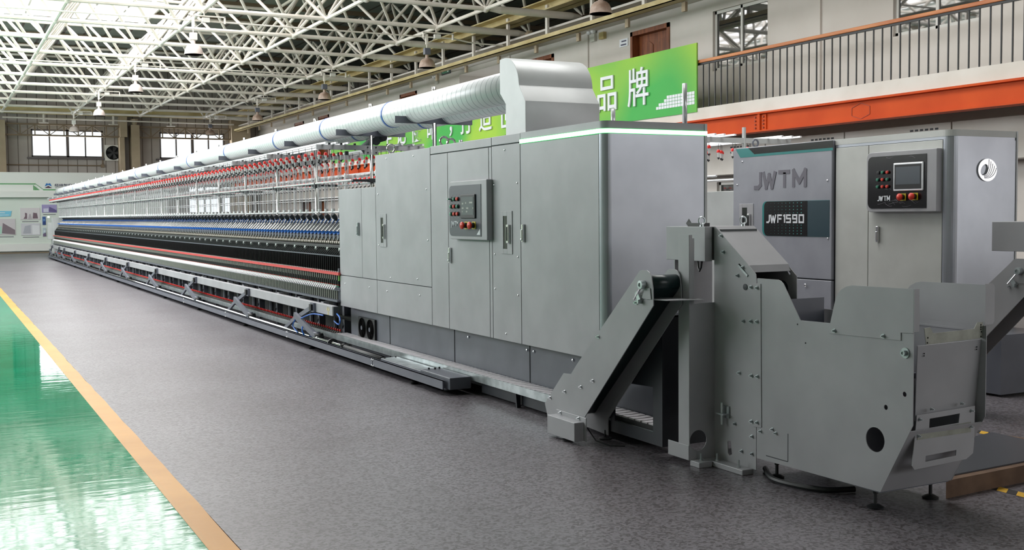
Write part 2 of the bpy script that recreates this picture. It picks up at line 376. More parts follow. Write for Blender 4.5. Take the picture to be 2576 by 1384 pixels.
# ================================================================== the hall
YF, XW, XB = 55.4, 14.4, 13.0           # far wall, right wall, gallery edge
ROOF = 8.6
f = MB().box(1.165, 15, -12, 60, -.05, 0).build('floor', 'terrazzo'); tag(f, kind='structure')
f = MB().box(-14.5, 1.035, -12, 60, -.05, 0).build('floor_aisle', 'epoxy'); tag(f, 'glossy green painted aisle floor beside the yellow line', kind='structure')
mb = MB()
ys = [-6+i*.33 for i in range(201)]
L_ = [1.035 for y in ys]; R_ = [1.165+random.uniform(-.006, .006) for y in ys]
vs = [(L_[i], ys[i], .0015) for i in range(201)]+[(R_[i], ys[i], .0015) for i in range(201)]+[(L_[i], ys[i], -.05) for i in range(201)]+[(R_[i], ys[i], -.05) for i in range(201)]
fs = []
for i in range(200): fs += [(i, i+1, 202+i, 201+i), (402+i, 402+i+1, i+1, i), (603+i, 201+i, 202+i, 604+i)]
mb._add(vs, fs); f = mb.build('floor_line', 'floor_yellow'); tag(f, 'yellow painted line along the edge of the green aisle', kind='structure')

# far wall: cladding with two window openings left and right of a column, and a lower opening behind the machine
def wall_with_holes(mb, x0, x1, z0, z1, y0, y1, holes):
    xs = sorted({x0, x1, *[h[0] for h in holes], *[h[1] for h in holes]}); zs = sorted({z0, z1, *[h[2] for h in holes], *[h[3] for h in holes]})
    for i in range(len(xs)-1):
        for j in range(len(zs)-1):
            a, b, c, d = xs[i], xs[i+1], zs[j], zs[j+1]
            if any(h[0] <= a and b <= h[1] and h[2] <= c and d <= h[3] for h in holes): continue
            mb.box(a, b, y0, y1, c, d)
    return mb
holes = [(3.92, 7.03, 4.36, 5.62), (9.62, 12.72, 4.36, 5.62), (10.9, 14.1, 1.7, 3.05), (-2.0, 1.1, 4.36, 5.62)]
f = wall_with_holes(MB(), -14.5, 22.0, 0, ROOF, YF, YF+.25, holes).build('wall_back', 'cladding'); tag(f, kind='structure')
def far_window(n, x0, x1, z0, z1, panes=4):
    t = thing('window_%d' % n, ((x0+x1)/2, YF, z0), kind='structure')
    m = MB(); fr = .06
    m.box(x0, x1, YF-.03, YF+.1, z0, z0+fr).box(x0, x1, YF-.03, YF+.1, z1-fr, z1)
    for i in range(panes+1):
        x = x0+(x1-x0)*i/panes; wd = fr if i in (0, panes//2, panes) else fr*.45
        m.box(max(x0, x-wd), min(x1, x+wd), YF-.03, YF+.1, z0, z1)
    m.box(x0-.2, x1+.2, YF-.16, YF-.001, z0-.1, z0-.02)
    m.build('window_frame', 'frame_dark', t)
    for i in range(panes):
        a, b = x0+(x1-x0)*i/panes, x0+(x1-x0)*(i+1)/panes
        MB().box(a+.03, b-.03, YF+.04, YF+.05, z0+.05, z1-.05).build('pane', 'pane_glass', t)
for n, h in enumerate(holes): far_window(n+1, *h)
# overcast light falling through the far windows
area('far_window_daylight', (5.5, YF-.25, 5.0), 3.0, 1.1, 120, (math.radians(90), 0, PI))
area('far_window_daylight', (11.2, YF-.25, 5.0), 3.0, 1.1, 120, (math.radians(90), 0, PI))

# side and near walls (outside the frame), right wall, roof with skylight
sz0, sz1 = 3.6, 7.8
mb = MB(); mb.box(-7.2, -6.9, -12, 60, 0, sz0).box(-7.2, -6.9, -12, 60, sz1, ROOF).box(-7.2, -6.9, -12, 10.5, sz0, sz1)
for y in (12, 18, 24, 30, 36, 42, 47, 54): mb.box(-7.2, -6.9, y-.3, y+.3, sz0, sz1)
f = mb.build('wall_left', 'wall'); tag(f, kind='structure')
f = wall_with_holes(MB(), -14.5, 22, 0, ROOF, -12.3, -12, [(3.0, 14.0, 4.4, 7.6)]).build('wall_front', 'column'); tag(f, kind='structure')
SKY = (-2.1, 6.9, 14.0, 43.2)
ADDED_PANE = (2.9, 8.9, 6.3, 11.3)  # roof opening added to let the overhead fill lamp through
mb = MB(); xs = sorted({-14.5, 22, SKY[0], SKY[1], ADDED_PANE[0], ADDED_PANE[1]}); yy = sorted({-12, 60, SKY[2], SKY[3], ADDED_PANE[2], ADDED_PANE[3]})
for i in range(len(xs)-1):
    for j in range(len(yy)-1):
        if any(q[0] <= xs[i] and xs[i+1] <= q[1] and q[2] <= yy[j] and yy[j+1] <= q[3] for q in (SKY, ADDED_PANE)): continue
        mb.box(xs[i], xs[i+1], yy[j], yy[j+1], ROOF, ROOF+.15)
f = mb.build('ceiling', 'roof_deck'); tag(f, kind='structure')
mb = MB()
for y in range(-5, 60, 3):
    if ADDED_PANE[2] < y < ADDED_PANE[3]: mb.box(-14.2, ADDED_PANE[0], y-.05, y+.05, ROOF-.14, ROOF).box(ADDED_PANE[1], 21.9, y-.05, y+.05, ROOF-.14, ROOF)
    elif SKY[2] < y < SKY[3]: mb.box(-14.2, SKY[0], y-.05, y+.05, ROOF-.14, ROOF).box(SKY[1], 21.9, y-.05, y+.05, ROOF-.14, ROOF)
    else: mb.box(-14.2, 14.9, y-.05, y+.05, ROOF-.14, ROOF)
f = mb.build('ceiling_purlins', 'girder'); tag(f, 'brown steel purlins under the roof deck', kind='structure')
mb = MB()
for i in range(10): x = SKY[0]+i; mb.box(x-.03, x+.03, SKY[2], SKY[3], ROOF-.05, ROOF+.05)
for y in range(15, 43, 3): mb.box(SKY[0], SKY[1], y-.03, y+.03, ROOF-.05, ROOF+.05)
for x in (4.4, 5.9, 7.4): mb.box(x-.03, x+.03, ADDED_PANE[2], ADDED_PANE[3], ROOF-.05, ROOF+.05)  # bars across the added opening
f = mb.build('window_skylight', 'frame_white'); tag(f, 'white glazing bars of the roof skylight and added roof opening', kind='structure')

# space frame: square-on-square grid of white tubes
MX, MY, ZB, ZT = 2.85, 2.71, 6.15, 8.05
XN = [2.60+MX*i for i in range(-3, 4)]; YN = [41.66+MY*j for j in range(-14, 5)]
XT = [x+MX/2 for x in XN[:-1]]; YT = [y+MY/2 for y in YN[:-1]]
sf = thing('roof_space_frame', (XN[-1], YN[0], ZB), 'cream tubular space frame trusses under the dark roof', 'roof truss', kind='structure')
for x in XN:
    m = MB().tube((x, YN[0], ZB), (x, YN[-1], ZB), .045, 8)
    for y in YN: m.ball((x, y, ZB), .09, 6)
    m.build('bottom_chord', 'cream', sf)
for y in YN: MB().tube((XN[0], y, ZB), (XN[-1], y, ZB), .052, 8).build('cross_chord', 'cream', sf)
for x in XT:
    m = MB().tube((x, YT[0], ZT), (x, YT[-1], ZT), .045, 8)
    for y in YT: m.ball((x, y, ZT), .09, 6)
    m.build('top_chord', 'cream', sf)
for y in YT: MB().tube((XT[0], y, ZT), (XT[-1], y, ZT), .045, 8).build('top_cross_chord', 'cream', sf)
def strut(m, a, b, r=.042):
    a, b = Vector(a), Vector(b); d = (b-a); q = d.length; d /= q
    m.tube(a+d*.25, b-d*.25, r, 7, caps=False); m.tube(a+d*.07, a+d*.25, .018, 7, r, caps=False); m.tube(b-d*.25, b-d*.07, r, 7, .018, caps=False)
for yi, y in enumerate(YT):
    m = MB()
    for x in XT:
        for dx in (-1, 1):
            for dy in (-1, 1): strut(m, (x+dx*MX/2, y+dy*MY/2, ZB), (x, y, ZT))
    m.build('diagonal_struts', 'cream', sf)
# edge tubes from the last node row to the gallery wall, on cone bearings
m = MB(); m2 = MB()
for y in YN:
    m.tube((XN[-1]+.1, y, ZB), (XN[-1]+.35, y, ZB), .05, 8, .085).tube((XN[-1]+.35, y, ZB), (13.4, y, ZB), .085, 10).tube((13.4, y, ZB), (13.65, y, ZB), .085, 10, .04)
    if YN.index(y) % 2 == 0:
        m2.tube((13.75, y, ZB-.28), (13.75, y, ZB+.02), .09, 8, .2); m2.ball((13.75, y, ZB+.02), .11, 6)
    for dy in (-1, 1): strut(m, (13.75, y, ZB), (XN[-1]+MX/2, y+dy*MY/2, ZT))
    strut(m, (XN[-1], y, ZB), (XN[-1]+MX/2, y+MY/2, ZT)); strut(m, (XN[-1], y, ZB), (XN[-1]+MX/2, y-MY/2, ZT))
m.build('edge_tubes', 'cream', sf); m2.build('bearings', 'column', sf)

# yellowed crane-type I-beam along the gallery side, and beam over the far windows
m = MB().box(13.0, 13.5, 4, YF-1.1, 6.36, 6.39).box(13.0, 13.5, 4, YF-1.1, 6.58, 6.61).box(13.24, 13.27, 4, YF-1.1, 6.36, 6.6)
f = m.build('beam_side', 'yellow_beam'); tag(f, 'yellowed steel I-beam along the gallery under the roof tubes', 'beam', kind='structure')
f = MB().box(-14, 14.3, YF-.9, YF-.88, 6.27, 6.56).box(-14, 14.3, YF-1.0, YF-.78, 6.25, 6.28).box(-14, 14.3, YF-1.0, YF-.78, 6.55, 6.58).build('beam_back', 'yellow_beam'); tag(f, kind='structure')
def truss_girder(x0, x1, label):
    t = thing('truss_girder', ((x0+x1)/2, YF-.5, 5.32), label, 'girder', kind='structure')
    z0, z1, y = 5.33, 5.8, YF-.5; n = 8
    MB().box(x0, x1, y-.05, y+.05, z0-.05, z0+.02).build('bottom_flange', 'girder', t); MB().box(x0, x1, y-.05, y+.05, z1-.02, z1+.05).build('top_flange', 'girder', t)
    m = MB()
    for i in range(n):
        a, b = x0+(x1-x0)*i/n, x0+(x1-x0)*(i+1)/n
        m.bar((b, y, z0), (b, y, z1), .05, .05); m.bar((a, y, z0 if i % 2 else z1), (b, y, z1 if i % 2 else z0), .035, .035)
    m.build('lattice', 'girder', t)
truss_girder(2.82, 7.75, 'brown lattice girder over the far window left of the fan')
truss_girder(8.6, 12.9, 'brown lattice girder over the far window right of the columns')
for n, (x0, x1, z1, y0) in enumerate(((1.9, 2.81, 5.95, YF-.75), (7.68, 8.02, 6.27, YF-.75), (8.2, 8.58, 5.88, YF-.8), (12.92, 13.84, 6.27, YF-.75))):
    m = MB().box(x0, x1, y0, YF, 0, z1)
    if n == 1: m = MB().box(x0, x1-.12, y0, YF, 0, 5.3).box(x0+.03, x1, y0-.1, YF, 5.3, z1)
    if n == 2: m.tube(((x0+x1)/2, y0+.2, z1), ((x0+x1)/2, y0+.2, z1+.28), .1, 8, .2)
    f = m.build('column_%d' % (n+1), 'column'); tag(f, kind='structure')
# conduit on the far wall, and hanging duct pipe with drops
m = MB().tube((2.85, YF-.05, 3.98), (6.95, YF-.05, 3.98), .03, 6).box(6.9, 7.05, YF-.12, YF-.005, 3.9, 4.05).tube((6.98, YF-.05, 4.0), (7.0, YF-.05, 4.6), .03, 6)
tag(m.build('conduit', 'girder'), 'thin brown conduit along the far wall below its windows', 'conduit')
t = thing('sprinkler_pipe', (5.4, YF-.9, 5.9), 'grey pipe with drop brackets hung across in front of the far wall', 'pipe')
MB().tube((2.7, YF-.9, 6.06), (13.0, YF-.9, 6.02), .035, 8).build('pipe', 'cream', t)
for x in (4.4, 7.4, 10.0): MB().box(x-.04, x+.04, YF-.95, YF-.85, 5.86, 6.246).box(x-.2, x+.2, YF-.95, YF-.85, 5.84, 5.87).build('drop_bracket', 'cream', t)
t = thing('exhaust_fan', (7.45, YF-.1, 4.6), 'round black exhaust fan in a white square housing beside the far window', 'fan')
m = MB(); m.box(7.08, 7.82, YF-.18, YF-.001, 4.22, 4.95); m.build('housing', 'frame_white', t)
m = MB(); m.lathe([(.33, -.2), (.31, -.2), (.31, -.185), (.001, -.185)], (7.45, YF, 4.585), 24, 1); m.build('shroud', 'matte_black', t)
for i in range(5):
    a = 2*PI*i/5; m = MB(); c = Vector((7.45, YF-.205, 4.585)); d = Vector((math.cos(a), 0, math.sin(a))); e = Vector((-math.sin(a), 0, math.cos(a)))
    m._add([c+d*.04-e*.03, c+d*.28-e*.09+Vector((0, .015, 0)), c+d*.28+e*.09-Vector((0, .01, 0)), c+d*.04+e*.03, c+d*.04-e*.03-Vector((0, .012, 0)), c+d*.28-e*.09+Vector((0, .003, 0)), c+d*.28+e*.09-Vector((0, .022, 0)), c+d*.04+e*.03-Vector((0, .012, 0))],
           [(0, 1, 2, 3), (7, 6, 5, 4), (0, 4, 5, 1), (1, 5, 6, 2), (2, 6, 7, 3), (3, 7, 4, 0)]); m.build('blade', 'iron', t)
MB().lathe([(.06, -.235), (.06, -.19)], (7.45, YF, 4.585), 12, 1).build('hub', 'iron', t)

# ------------------------------------------------------------------ right wall and gallery
GZ = 3.5
doors = [(20.15, 21.68, 'door_1'), (25.3, 26.8, 'door_2'), (34.6, 36.1, 'door_3'), (44.0, 45.4, 'door_4'), (47.5, 48.9, 'door_5')]
wins = [(16.93, 18.64, 4.43, 5.66), (12.0, 13.75, 4.43, 5.66), (6.2, 7.9, 4.43, 5.66)]
low = [(16.6, 18.5, .9, 2.13)]
gdoors = [(44.6, 45.7, 'door_6'), (46.6, 48.0, 'door_7'), (22.0, 23.2, 'door_8')]
lamp_gaps = [(-9.0, 2.0, .9, 3.2), (-11.6, -5.4, 3.6, 5.9)]  # unseen openings added for the two fill lamps at this wall
mb = MB()
hs = [(a, b, GZ, 5.68) for a, b, _ in doors]+[w_ for w_ in wins]+[w_ for w_ in low]+lamp_gaps+[(a, b, 0, 2.2) for a, b, _ in gdoors]+[(28.4, 31.2, GZ, 5.8)]
ys_ = sorted({-12, YF, *[h[0] for h in hs], *[h[1] for h in hs]}); zs_ = sorted({0, 6.02, *[h[2] for h in hs], *[h[3] for h in hs]})
for i in range(len(ys_)-1):
    for j in range(len(zs_)-1):
        a, b, c, d = ys_[i], ys_[i+1], zs_[j], zs_[j+1]
        if any(h[0] <= a and b <= h[1] and h[2] <= c and d <= h[3] for h in hs): continue
        mb.box(XW, XW+.25, a, b, c, d)
mb.box(XW+.25, XW+2.2, 28.3, 28.4, GZ, 5.9).box(XW+.25, XW+2.2, 31.2, 31.3, GZ, 5.9).box(XW+2.2, XW+2.3, 28.3, 31.3, GZ, 5.9).box(XW+.25, XW+2.2, 28.4, 31.2, 5.8, 5.9)
for y in (15.5, 23.6, 27.8): mb.box(XW-.04, XW, y-.05, y+.05, GZ, 6.0)
f = mb.build('wall_right', 'wall'); tag(f, kind='structure')
f = MB().box(21.8, 22, -12, 60, 0, ROOF).build('wall_beyond', 'girder'); tag(f, 'dark wall of the next hall beyond the gallery rooms', kind='structure')
f = MB().box(XW, 21.8, -12, YF, 5.98, 6.02).build('ceiling_rooms', 'girder'); tag(f, kind='structure')
for y0, y1, nm in gdoors:
    t = thing(nm, (XW, (y0+y1)/2, 0), kind='structure')
    MB().box(XW-.03, XW+.2, y0, y0+.08, 0, 2.2).box(XW-.03, XW+.2, y1-.08, y1, 0, 2.2).box(XW-.03, XW+.2, y0, y1, 2.12, 2.2).build('door_frame', 'frame_dark', t)
    MB().box(XW+.15, XW+.2, y0+.08, y1-.08, 0, 2.12).build('door_leaf', 'wood', t)
m = MB().tube((XW-.1, 19.0, 2.15), (XW-.1, 54.0, 2.15), .03, 8); tag(m.build('wall_pipe', 'cream'), 'thin pale pipe along the lower wall under the gallery', 'pipe')
t = thing('wall_grille', (XW, 41.5, 1.75), 'dark louvred grille on the lower wall under the gallery', 'grille')
MB().box(XW-.06, XW-.001, 40.9, 42.2, 1.7, 2.05).build('frame', 'frame_dark', t)
MB().box(XW-.07, XW-.06, 40.95, 42.15, 1.74, 1.78).box(XW-.07, XW-.06, 40.95, 42.15, 1.83, 1.87).box(XW-.07, XW-.06, 40.95, 42.15, 1.92, 1.96).build('louvres', 'iron', t)
for y0, y1, nm in doors:
    t = thing(nm, (XW, (y0+y1)/2, GZ), kind='structure')
    m = MB()
    for a, b in ((y0, y0+.09), (y1-.09, y1)): m.box(XW-.03, XW+.2, a, b, GZ, 5.68)
    m.box(XW-.03, XW+.2, y0, y1, 5.58, 5.68); m.build('door_frame', 'wood', t)
    for k in (0, 1):
        a = y0+.09+(y1-y0-.18)*k/2; b = a+(y1-y0-.18)/2-.005
        m = MB().box(XW+.16, XW+.2, a, b, GZ, 5.58)
        for z0, z1 in ((GZ+.15, GZ+.9), (GZ+1.0, 5.45)):
            n = 10; pts = [(a+.1, z0), (b-.1, z0), (b-.1, z1-.12)]+[(b-.1-(b-a-.2)*i/n, z1-.12+.1*math.sin(PI*i/n)) for i in range(1, n)]+[(a+.1, z1-.12)]
            m.prism(pts, 0, XW+.145, XW+.165)
        lf = m.build('door_leaf', 'wood', t)
        MB().tube((XW+.1, (b-.06 if k == 0 else a+.06), GZ+1.05), (XW+.16, (b-.06 if k == 0 else a+.06), GZ+1.05), .025, 8).build('door_knob', 'steel', lf)
for n, (y0, y1, z0, z1) in enumerate(wins+low):
    t = thing('window_%d' % (n+5), (XW, (y0+y1)/2, z0), kind='structure')
    m = MB(); fr = .06; ym = (y0+y1)/2; X0, X1 = XW+.06, XW+.12
    m.box(X0, X1, y0, y1, z0, z0+fr).box(X0, X1, y0, y1, z1-fr, z1)
    for y in (y0, ym, y1): m.box(X0, X1, max(y0, y-fr/2 if y == ym else y-fr), min(y1, y+fr/2 if y == ym else y+fr), z0, z1)
    m.build('window_frame', 'frame_white', t)
    for a, b in ((y0+.05, ym-.02), (ym+.02, y1-.05)): MB().box(XW+.085, XW+.1, a, b, z0+.05, z1-.05).build('pane', 'mirror_pane', t)
# gallery slab, steel beam, trim, bulkhead
f = MB().box(XB, XW, -6, YF-.3, 3.27, GZ).build('floor_gallery', 'edge_white'); tag(f, kind='structure')
t = thing('beam_gallery', (XB, 14, 2.92), 'orange steel beam carrying the white gallery slab', 'beam', kind='structure')
MB().box(12.92, 13.2, -6, YF-.3, 3.235, 3.268).box(12.92, 13.2, -6, YF-.3, 2.92, 2.945).box(13.0, 13.03, -6, YF-.3, 2.94, 3.24).build('steel_section', 'orange', t)
for yj in (15.45, 26.0, 36.5):
    m = MB().box(12.975, 13.0, yj-.16, yj-.04, 2.95, 3.22).box(12.975, 13.0, yj+.06, yj+.17, 2.95, 3.22).box(12.94, 13.0, yj-.03, yj+.03, 2.945, 3.235); m.build('splice_plate', 'orange', t)
    for k in range(4):
        for dy in (-.1, .115): MB().lathe([(.018, -.04), (.018, -.02)], (12.995, yj+dy, 2.99+.063*k), 6, 0).build('bolt', 'orange_dark', t)
m = MB(); c = [(13.06+.23*math.cos(math.radians(30+60*i)), 3.08+.125*math.sin(math.radians(30+60*i))) for i in range(6)]
c = [(13.06+.0+.22*math.sin(math.radians(60*i)), 3.08+.125*math.cos(math.radians(60*i))) for i in range(6)]
for i in range(6):
    a, b = c[i], c[(i+1) % 6]; m.bar((12.997, a[0], a[1]), (12.997, b[0], b[1]), .008, .01, (1, 0, 0))
m.build('hexagon_mark', 'orange_dark', t)
t = thing('edge_trough', (13.1, 25, 5.71), 'yellowed cable trough with hangers along the top of the gallery wall', 'cable trough')
MB().box(13.02, 13.25, 2, YF-.8, 5.68, 5.70).box(13.02, 13.035, 2, YF-.8, 5.68, 5.79).box(13.235, 13.25, 2, YF-.8, 5.68, 5.79).build('trough', 'yellow_beam', t)
for k in range(22):
    y = 9+k*2.05; MB().box(13.08, 13.14, y-.05, y+.05, 5.79, 6.5).build('hanger', 'cream', t)
    MB().box(13.3, 13.36, y+.9, y+1.02, 5.5, 5.69).build('underside_bracket', 'column', t)
f = MB().box(13.25, XW, 2, YF-.5, 5.95, 6.0).build('ceiling_gallery', 'wall'); tag(f, kind='structure')
m = MB()
for y0 in [16.62+2.27*i for i in range(-6, 16)]: m.box(XW-.5, XW-.02, y0+.01, y0+2.25, 2.25, 2.86)
f = m.build('wall_bulkhead', 'edge_white'); tag(f, 'cream bulkhead panels under the orange gallery beam', kind='structure')
m = MB()
for y0 in [16.62+2.27*i for i in range(-6, 16)]:
    for r in range(2):
        for k in range(6): m.box(XW-.506, XW-.499, y0+.25+.1*k, y0+.31+.1*k, 2.66+.1*r, 2.69+.1*r)
f = m.build('wall_bulkhead_slots', 'seam'); tag(f, 'dark vent slots in the cream bulkhead panels', kind='structure')
# railing
t = thing('balcony_railing', (XB+.06, 14, GZ), 'gallery railing with orange wooden handrail and black iron balusters', 'railing')
MB().box(XB+.03, XB+.11, 5, 34, 4.36, 4.42).build('handrail', 'rail_wood', t, .01)
MB().box(XB+.05, XB+.09, 5, 34, 4.325, 4.358).build('top_bar', 'iron', t)
b0 = None
for k in range(62):
    y = 17.206-.1805*k
    if y < 6: break
    if b0 is None: b0 = MB().box(-.009, .009, -.009, .009, 0, .83).build('baluster', 'iron', t, loc=(XB+.07, y, GZ))
    else: copy_part(b0, t, (0, -.1805*k, 0))
# banner
t = thing('slogan_banner', (XB, 28, 3.43), 'long green slogan banner with white characters hung on the gallery railing', 'banner')
MB().box(XB-.02, XB+.01, 17.3, 39.5, 3.43, 4.745).build('banner_sheet', 'banner', t)
msg = '牢记使命，打造世界一流品牌'; y = 33.6
for i, ch in enumerate(msg):
    yc = 19.25+1.2*(len(msg)-1-i)
    if ch == '，': m = text_mb(ch, .8, .03, (XB-.045, yc-.1, 3.72), (0, -1, 0), (0, 0, 1), .004, .16)
    else: m = text_mb(ch, .84, .03, (XB-.045, yc+.38, 3.72), (0, -1, 0), (0, 0, 1), .005, .76)
    m.build('character', 'letter_white', t)
m = MB()
for r in range(4):
    for k in range(14-r if r < 2 else 13-r):
        y = 17.36+k*.092; m.box(XB-.028, XB-.019, y, y+.08, 3.585+r*.064, 3.64+r*.064)
m.build('block_pattern', 'letter_white', t)
# small wall fittings on the gallery wall
def emergency_light(y, z, label):
    t = thing('emergency_light', (XW, y, z), label, 'emergency light', 'twin-spot emergency lights on the gallery wall')
    MB().box(XW-.07, XW-.001, y-.1, y+.1, z-.14, z+.06).build('battery_box', 'frame_white', t, .008)
    for dy in (-.09, .09): MB().ball((XW-.09, y+dy, z+.1), .07, 8).build('spot', 'white', t)
emergency_light(23.3, 5.84, 'white emergency light left of the small plaque by the gallery door')
emergency_light(32.85, 5.85, 'white emergency light near the green exit sign')
m = MB().box(XW-.09, XW-.001, 22.75, 22.95, 5.7, 5.86); tag(m.build('junction_box', 'yellow_beam'), 'small cream junction box next to an emergency light', 'junction box')
t = thing('door_plaque', (XW, 21.95, 5.47), 'small white name plaque beside the gallery door', 'sign')
MB().box(XW-.02, XW-.001, 21.8, 22.15, 5.4, 5.58).build('plate', 'letter_white', t); MB().box(XW-.024, XW-.019, 21.86, 22.09, 5.43, 5.46).box(XW-.024, XW-.019, 21.86, 22.06, 5.51, 5.54).build('print', 'ink', t)
t = thing('exit_sign', (13.7, 30.6, 5.86), 'small dark exit sign hung over the gallery passage opening', 'sign')
MB().box(13.69, 13.71, 30.3, 30.95, 5.72, 5.93).build('housing', 'seam', t); MB().box(13.683, 13.69, 30.36, 30.9, 5.76, 5.9).build('sign_face', 'green_plastic', t)
MB().box(13.678, 13.683, 30.6, 30.82, 5.82, 5.84).prism([(30.82, 5.79), (30.82, 5.87), (30.88, 5.83)], 0, 13.678, 13.683).box(13.678, 13.683, 30.42, 30.5, 5.78, 5.88).build('arrow_pictogram', 'letter_white', t)
MB().tube((13.7, 30.4, 5.93), (13.7, 30.4, 5.95), .01, 6).tube((13.7, 30.85, 5.93), (13.7, 30.85, 5.95), .01, 6).build('hanger', 'iron', t)

# ------------------------------------------------------------------ pendant lamps with their conduit runs
def lamp(x, y, label):
    t = thing('pendant_lamp', (x, y, 6.0), label, 'pendant lamp', 'dome pendant lamps under the space frame')
    MB().lathe([(.205, 5.13), (.202, 5.17), (.19, 5.23), (.165, 5.29), (.125, 5.335), (.075, 5.36), (.045, 5.37), (.04, 5.45), (.03, 5.45), (.03, 5.36), (.07, 5.35), (.12, 5.325), (.16, 5.282), (.185, 5.225), (.197, 5.165), (.2, 5.13), (.205, 5.13)], (x, y, 0), 24).build('lamp_shade', 'lampshade_dirty' if x > 8 else 'lampshade', t)
    MB().lathe([(.02, 5.22), (.035, 5.24), (.04, 5.28), (.03, 5.34), (.02, 5.36)], (x, y, 0), 12).build('bulb', 'lamp_in', t)
    MB().box(x-.08, x+.08, y-.06, y+.06, 5.45, 5.61).build('ballast_box', 'slate_paint' if x > 8 else 'frame_white', t, .01)
    MB().tube((x, y, 5.61), (x, y, 5.72), .012, 6).box(x-.03, x+.03, y-.02, y+.02, 5.7, 5.95).build('hanger', 'cream', t)
    m = MB().box(x-.1, x+.72, y-.03, y+.03, 5.985, 6.01).box(x-.1, x-.07, y-.03, y+.03, 5.87, 6.0).box(x+.69, x+.72, y-.03, y+.03, 5.85, 6.0).tube((x+.25, y, 6.0), (x+.25, y, ZB-.05), .015, 6); m.build('cross_bracket', 'cream', t)
    MB().box(x+.2, x+.36, y-.05, y+.05, 5.86, 5.96).bar((x+.03, y, 5.72), (x+.24, y, 5.88), .015, .015).build('junction_box', 'frame_white', t)
LY = [17.3, 25.35, 33.5, 41.66, 49.8]
NM = ['nearest', 'second', 'third', 'fourth', 'fifth']
for i, y in enumerate(LY):
    if i: lamp(5.19, y, ['', 'white dome lamp at top left, nearest of the row over the pipe', 'white dome lamp, second in the row over the long pipe', 'white dome lamp, third in the row over the long pipe', 'dim dome lamp in front of the far lattice girder'][i])
    lamp(10.83, y, ['brownish dome lamp by the gallery trough at the top edge', 'brownish dome lamp above the pipe, second in the gallery-side row', 'brownish dome lamp, third in the gallery-side row', 'brownish dome lamp, fourth in the gallery-side row', 'dark dome lamp over the right far window'][i])
    yc = y+.09; m = MB().path([(-5.8, yc, 5.9), (11.6, yc, 5.9), (12.0, yc, 5.84), (12.4, yc, 5.82), (12.98, yc, 5.82)], .02, 6); tag(m.build('cable_conduit', 'cream'), ['conduit run holding the lamp at the top edge of the gallery side', 'conduit run holding the nearest pair of dome lamps', 'conduit run holding the second pair of dome lamps', 'conduit run holding the third pair of dome lamps', 'conduit run nearest the far wall'][i], 'conduit', 'lamp conduits across the hall')

# ------------------------------------------------------------------ exhibition board at the far wall
YB = 53.0
t = thing('display_board', (3, YB, 0), 'white exhibition board with green line along the far wall', 'display board')
MB().box(-6.8, 9.5, YB, YB+.4, .06, 2.6).build('panel', 'board', t)
MB().box(-6.8, 9.5, YB-.1, YB+.4, 2.72, 3.55).build('header', 'board_white', t)
MB().box(-6.8, 9.5, YB-.25, YB+.4, 2.45, 2.72).build('light_shelf', 'board_white', t)
MB().box(-6.8, 9.5, YB-.12, YB, .1, .42).build('kick_panel', 'board_white', t)
MB().box(-6.8, 9.5, YB+.02, YB+.4, 0, .1).build('plinth', 'column', t)
m = MB(); m.box(-6.8, 3.86, YB-.115, YB-.1, 3.02, 3.06).bar((3.86, YB-.107, 3.04), (4.18, YB-.107, 2.98-.19), .015, .04, (0, 1, 0)).box(4.16, 9, YB-.115, YB-.1, 2.765, 2.805); m.build('green_line', 'green_line', t)
m = MB()
for r in range(6):
    for k in range(6-r): m.box(3.76+.042*k, 3.795+.042*k, YB-.112, YB-.1, 2.77+.036*r, 2.8+.036*r)
m.build('green_blocks', 'green_line', t)
m = MB(); m.prism([(4.23, 2.93), (4.29, 3.07), (4.345, 3.07), (4.375, 3.04), (4.405, 3.07), (4.46, 3.07), (4.52, 2.93), (4.375, 3.0)], 1, YB-.112, YB-.1); m.build('emblem_top', 'logo_blue', t)
m = MB(); m.prism([(4.22, 2.86), (4.53, 2.86), (4.375, 2.96)], 1, YB-.112, YB-.1); m.build('emblem_base', 'logo_maroon', t)
text_mb('经纬智能纺织机械', .14, .01, (4.63, YB-.106, 2.92), (1, 0, 0), (0, 0, 1), .002, 1.5).build('company_lettering', 'ink', t)
text_mb('JINGWEI INTELLIGENT TEXTILE', .05, .01, (4.65, YB-.106, 2.86), (1, 0, 0), (0, 0, 1), 0, 1.4).build('small_lettering', 'ink', t)
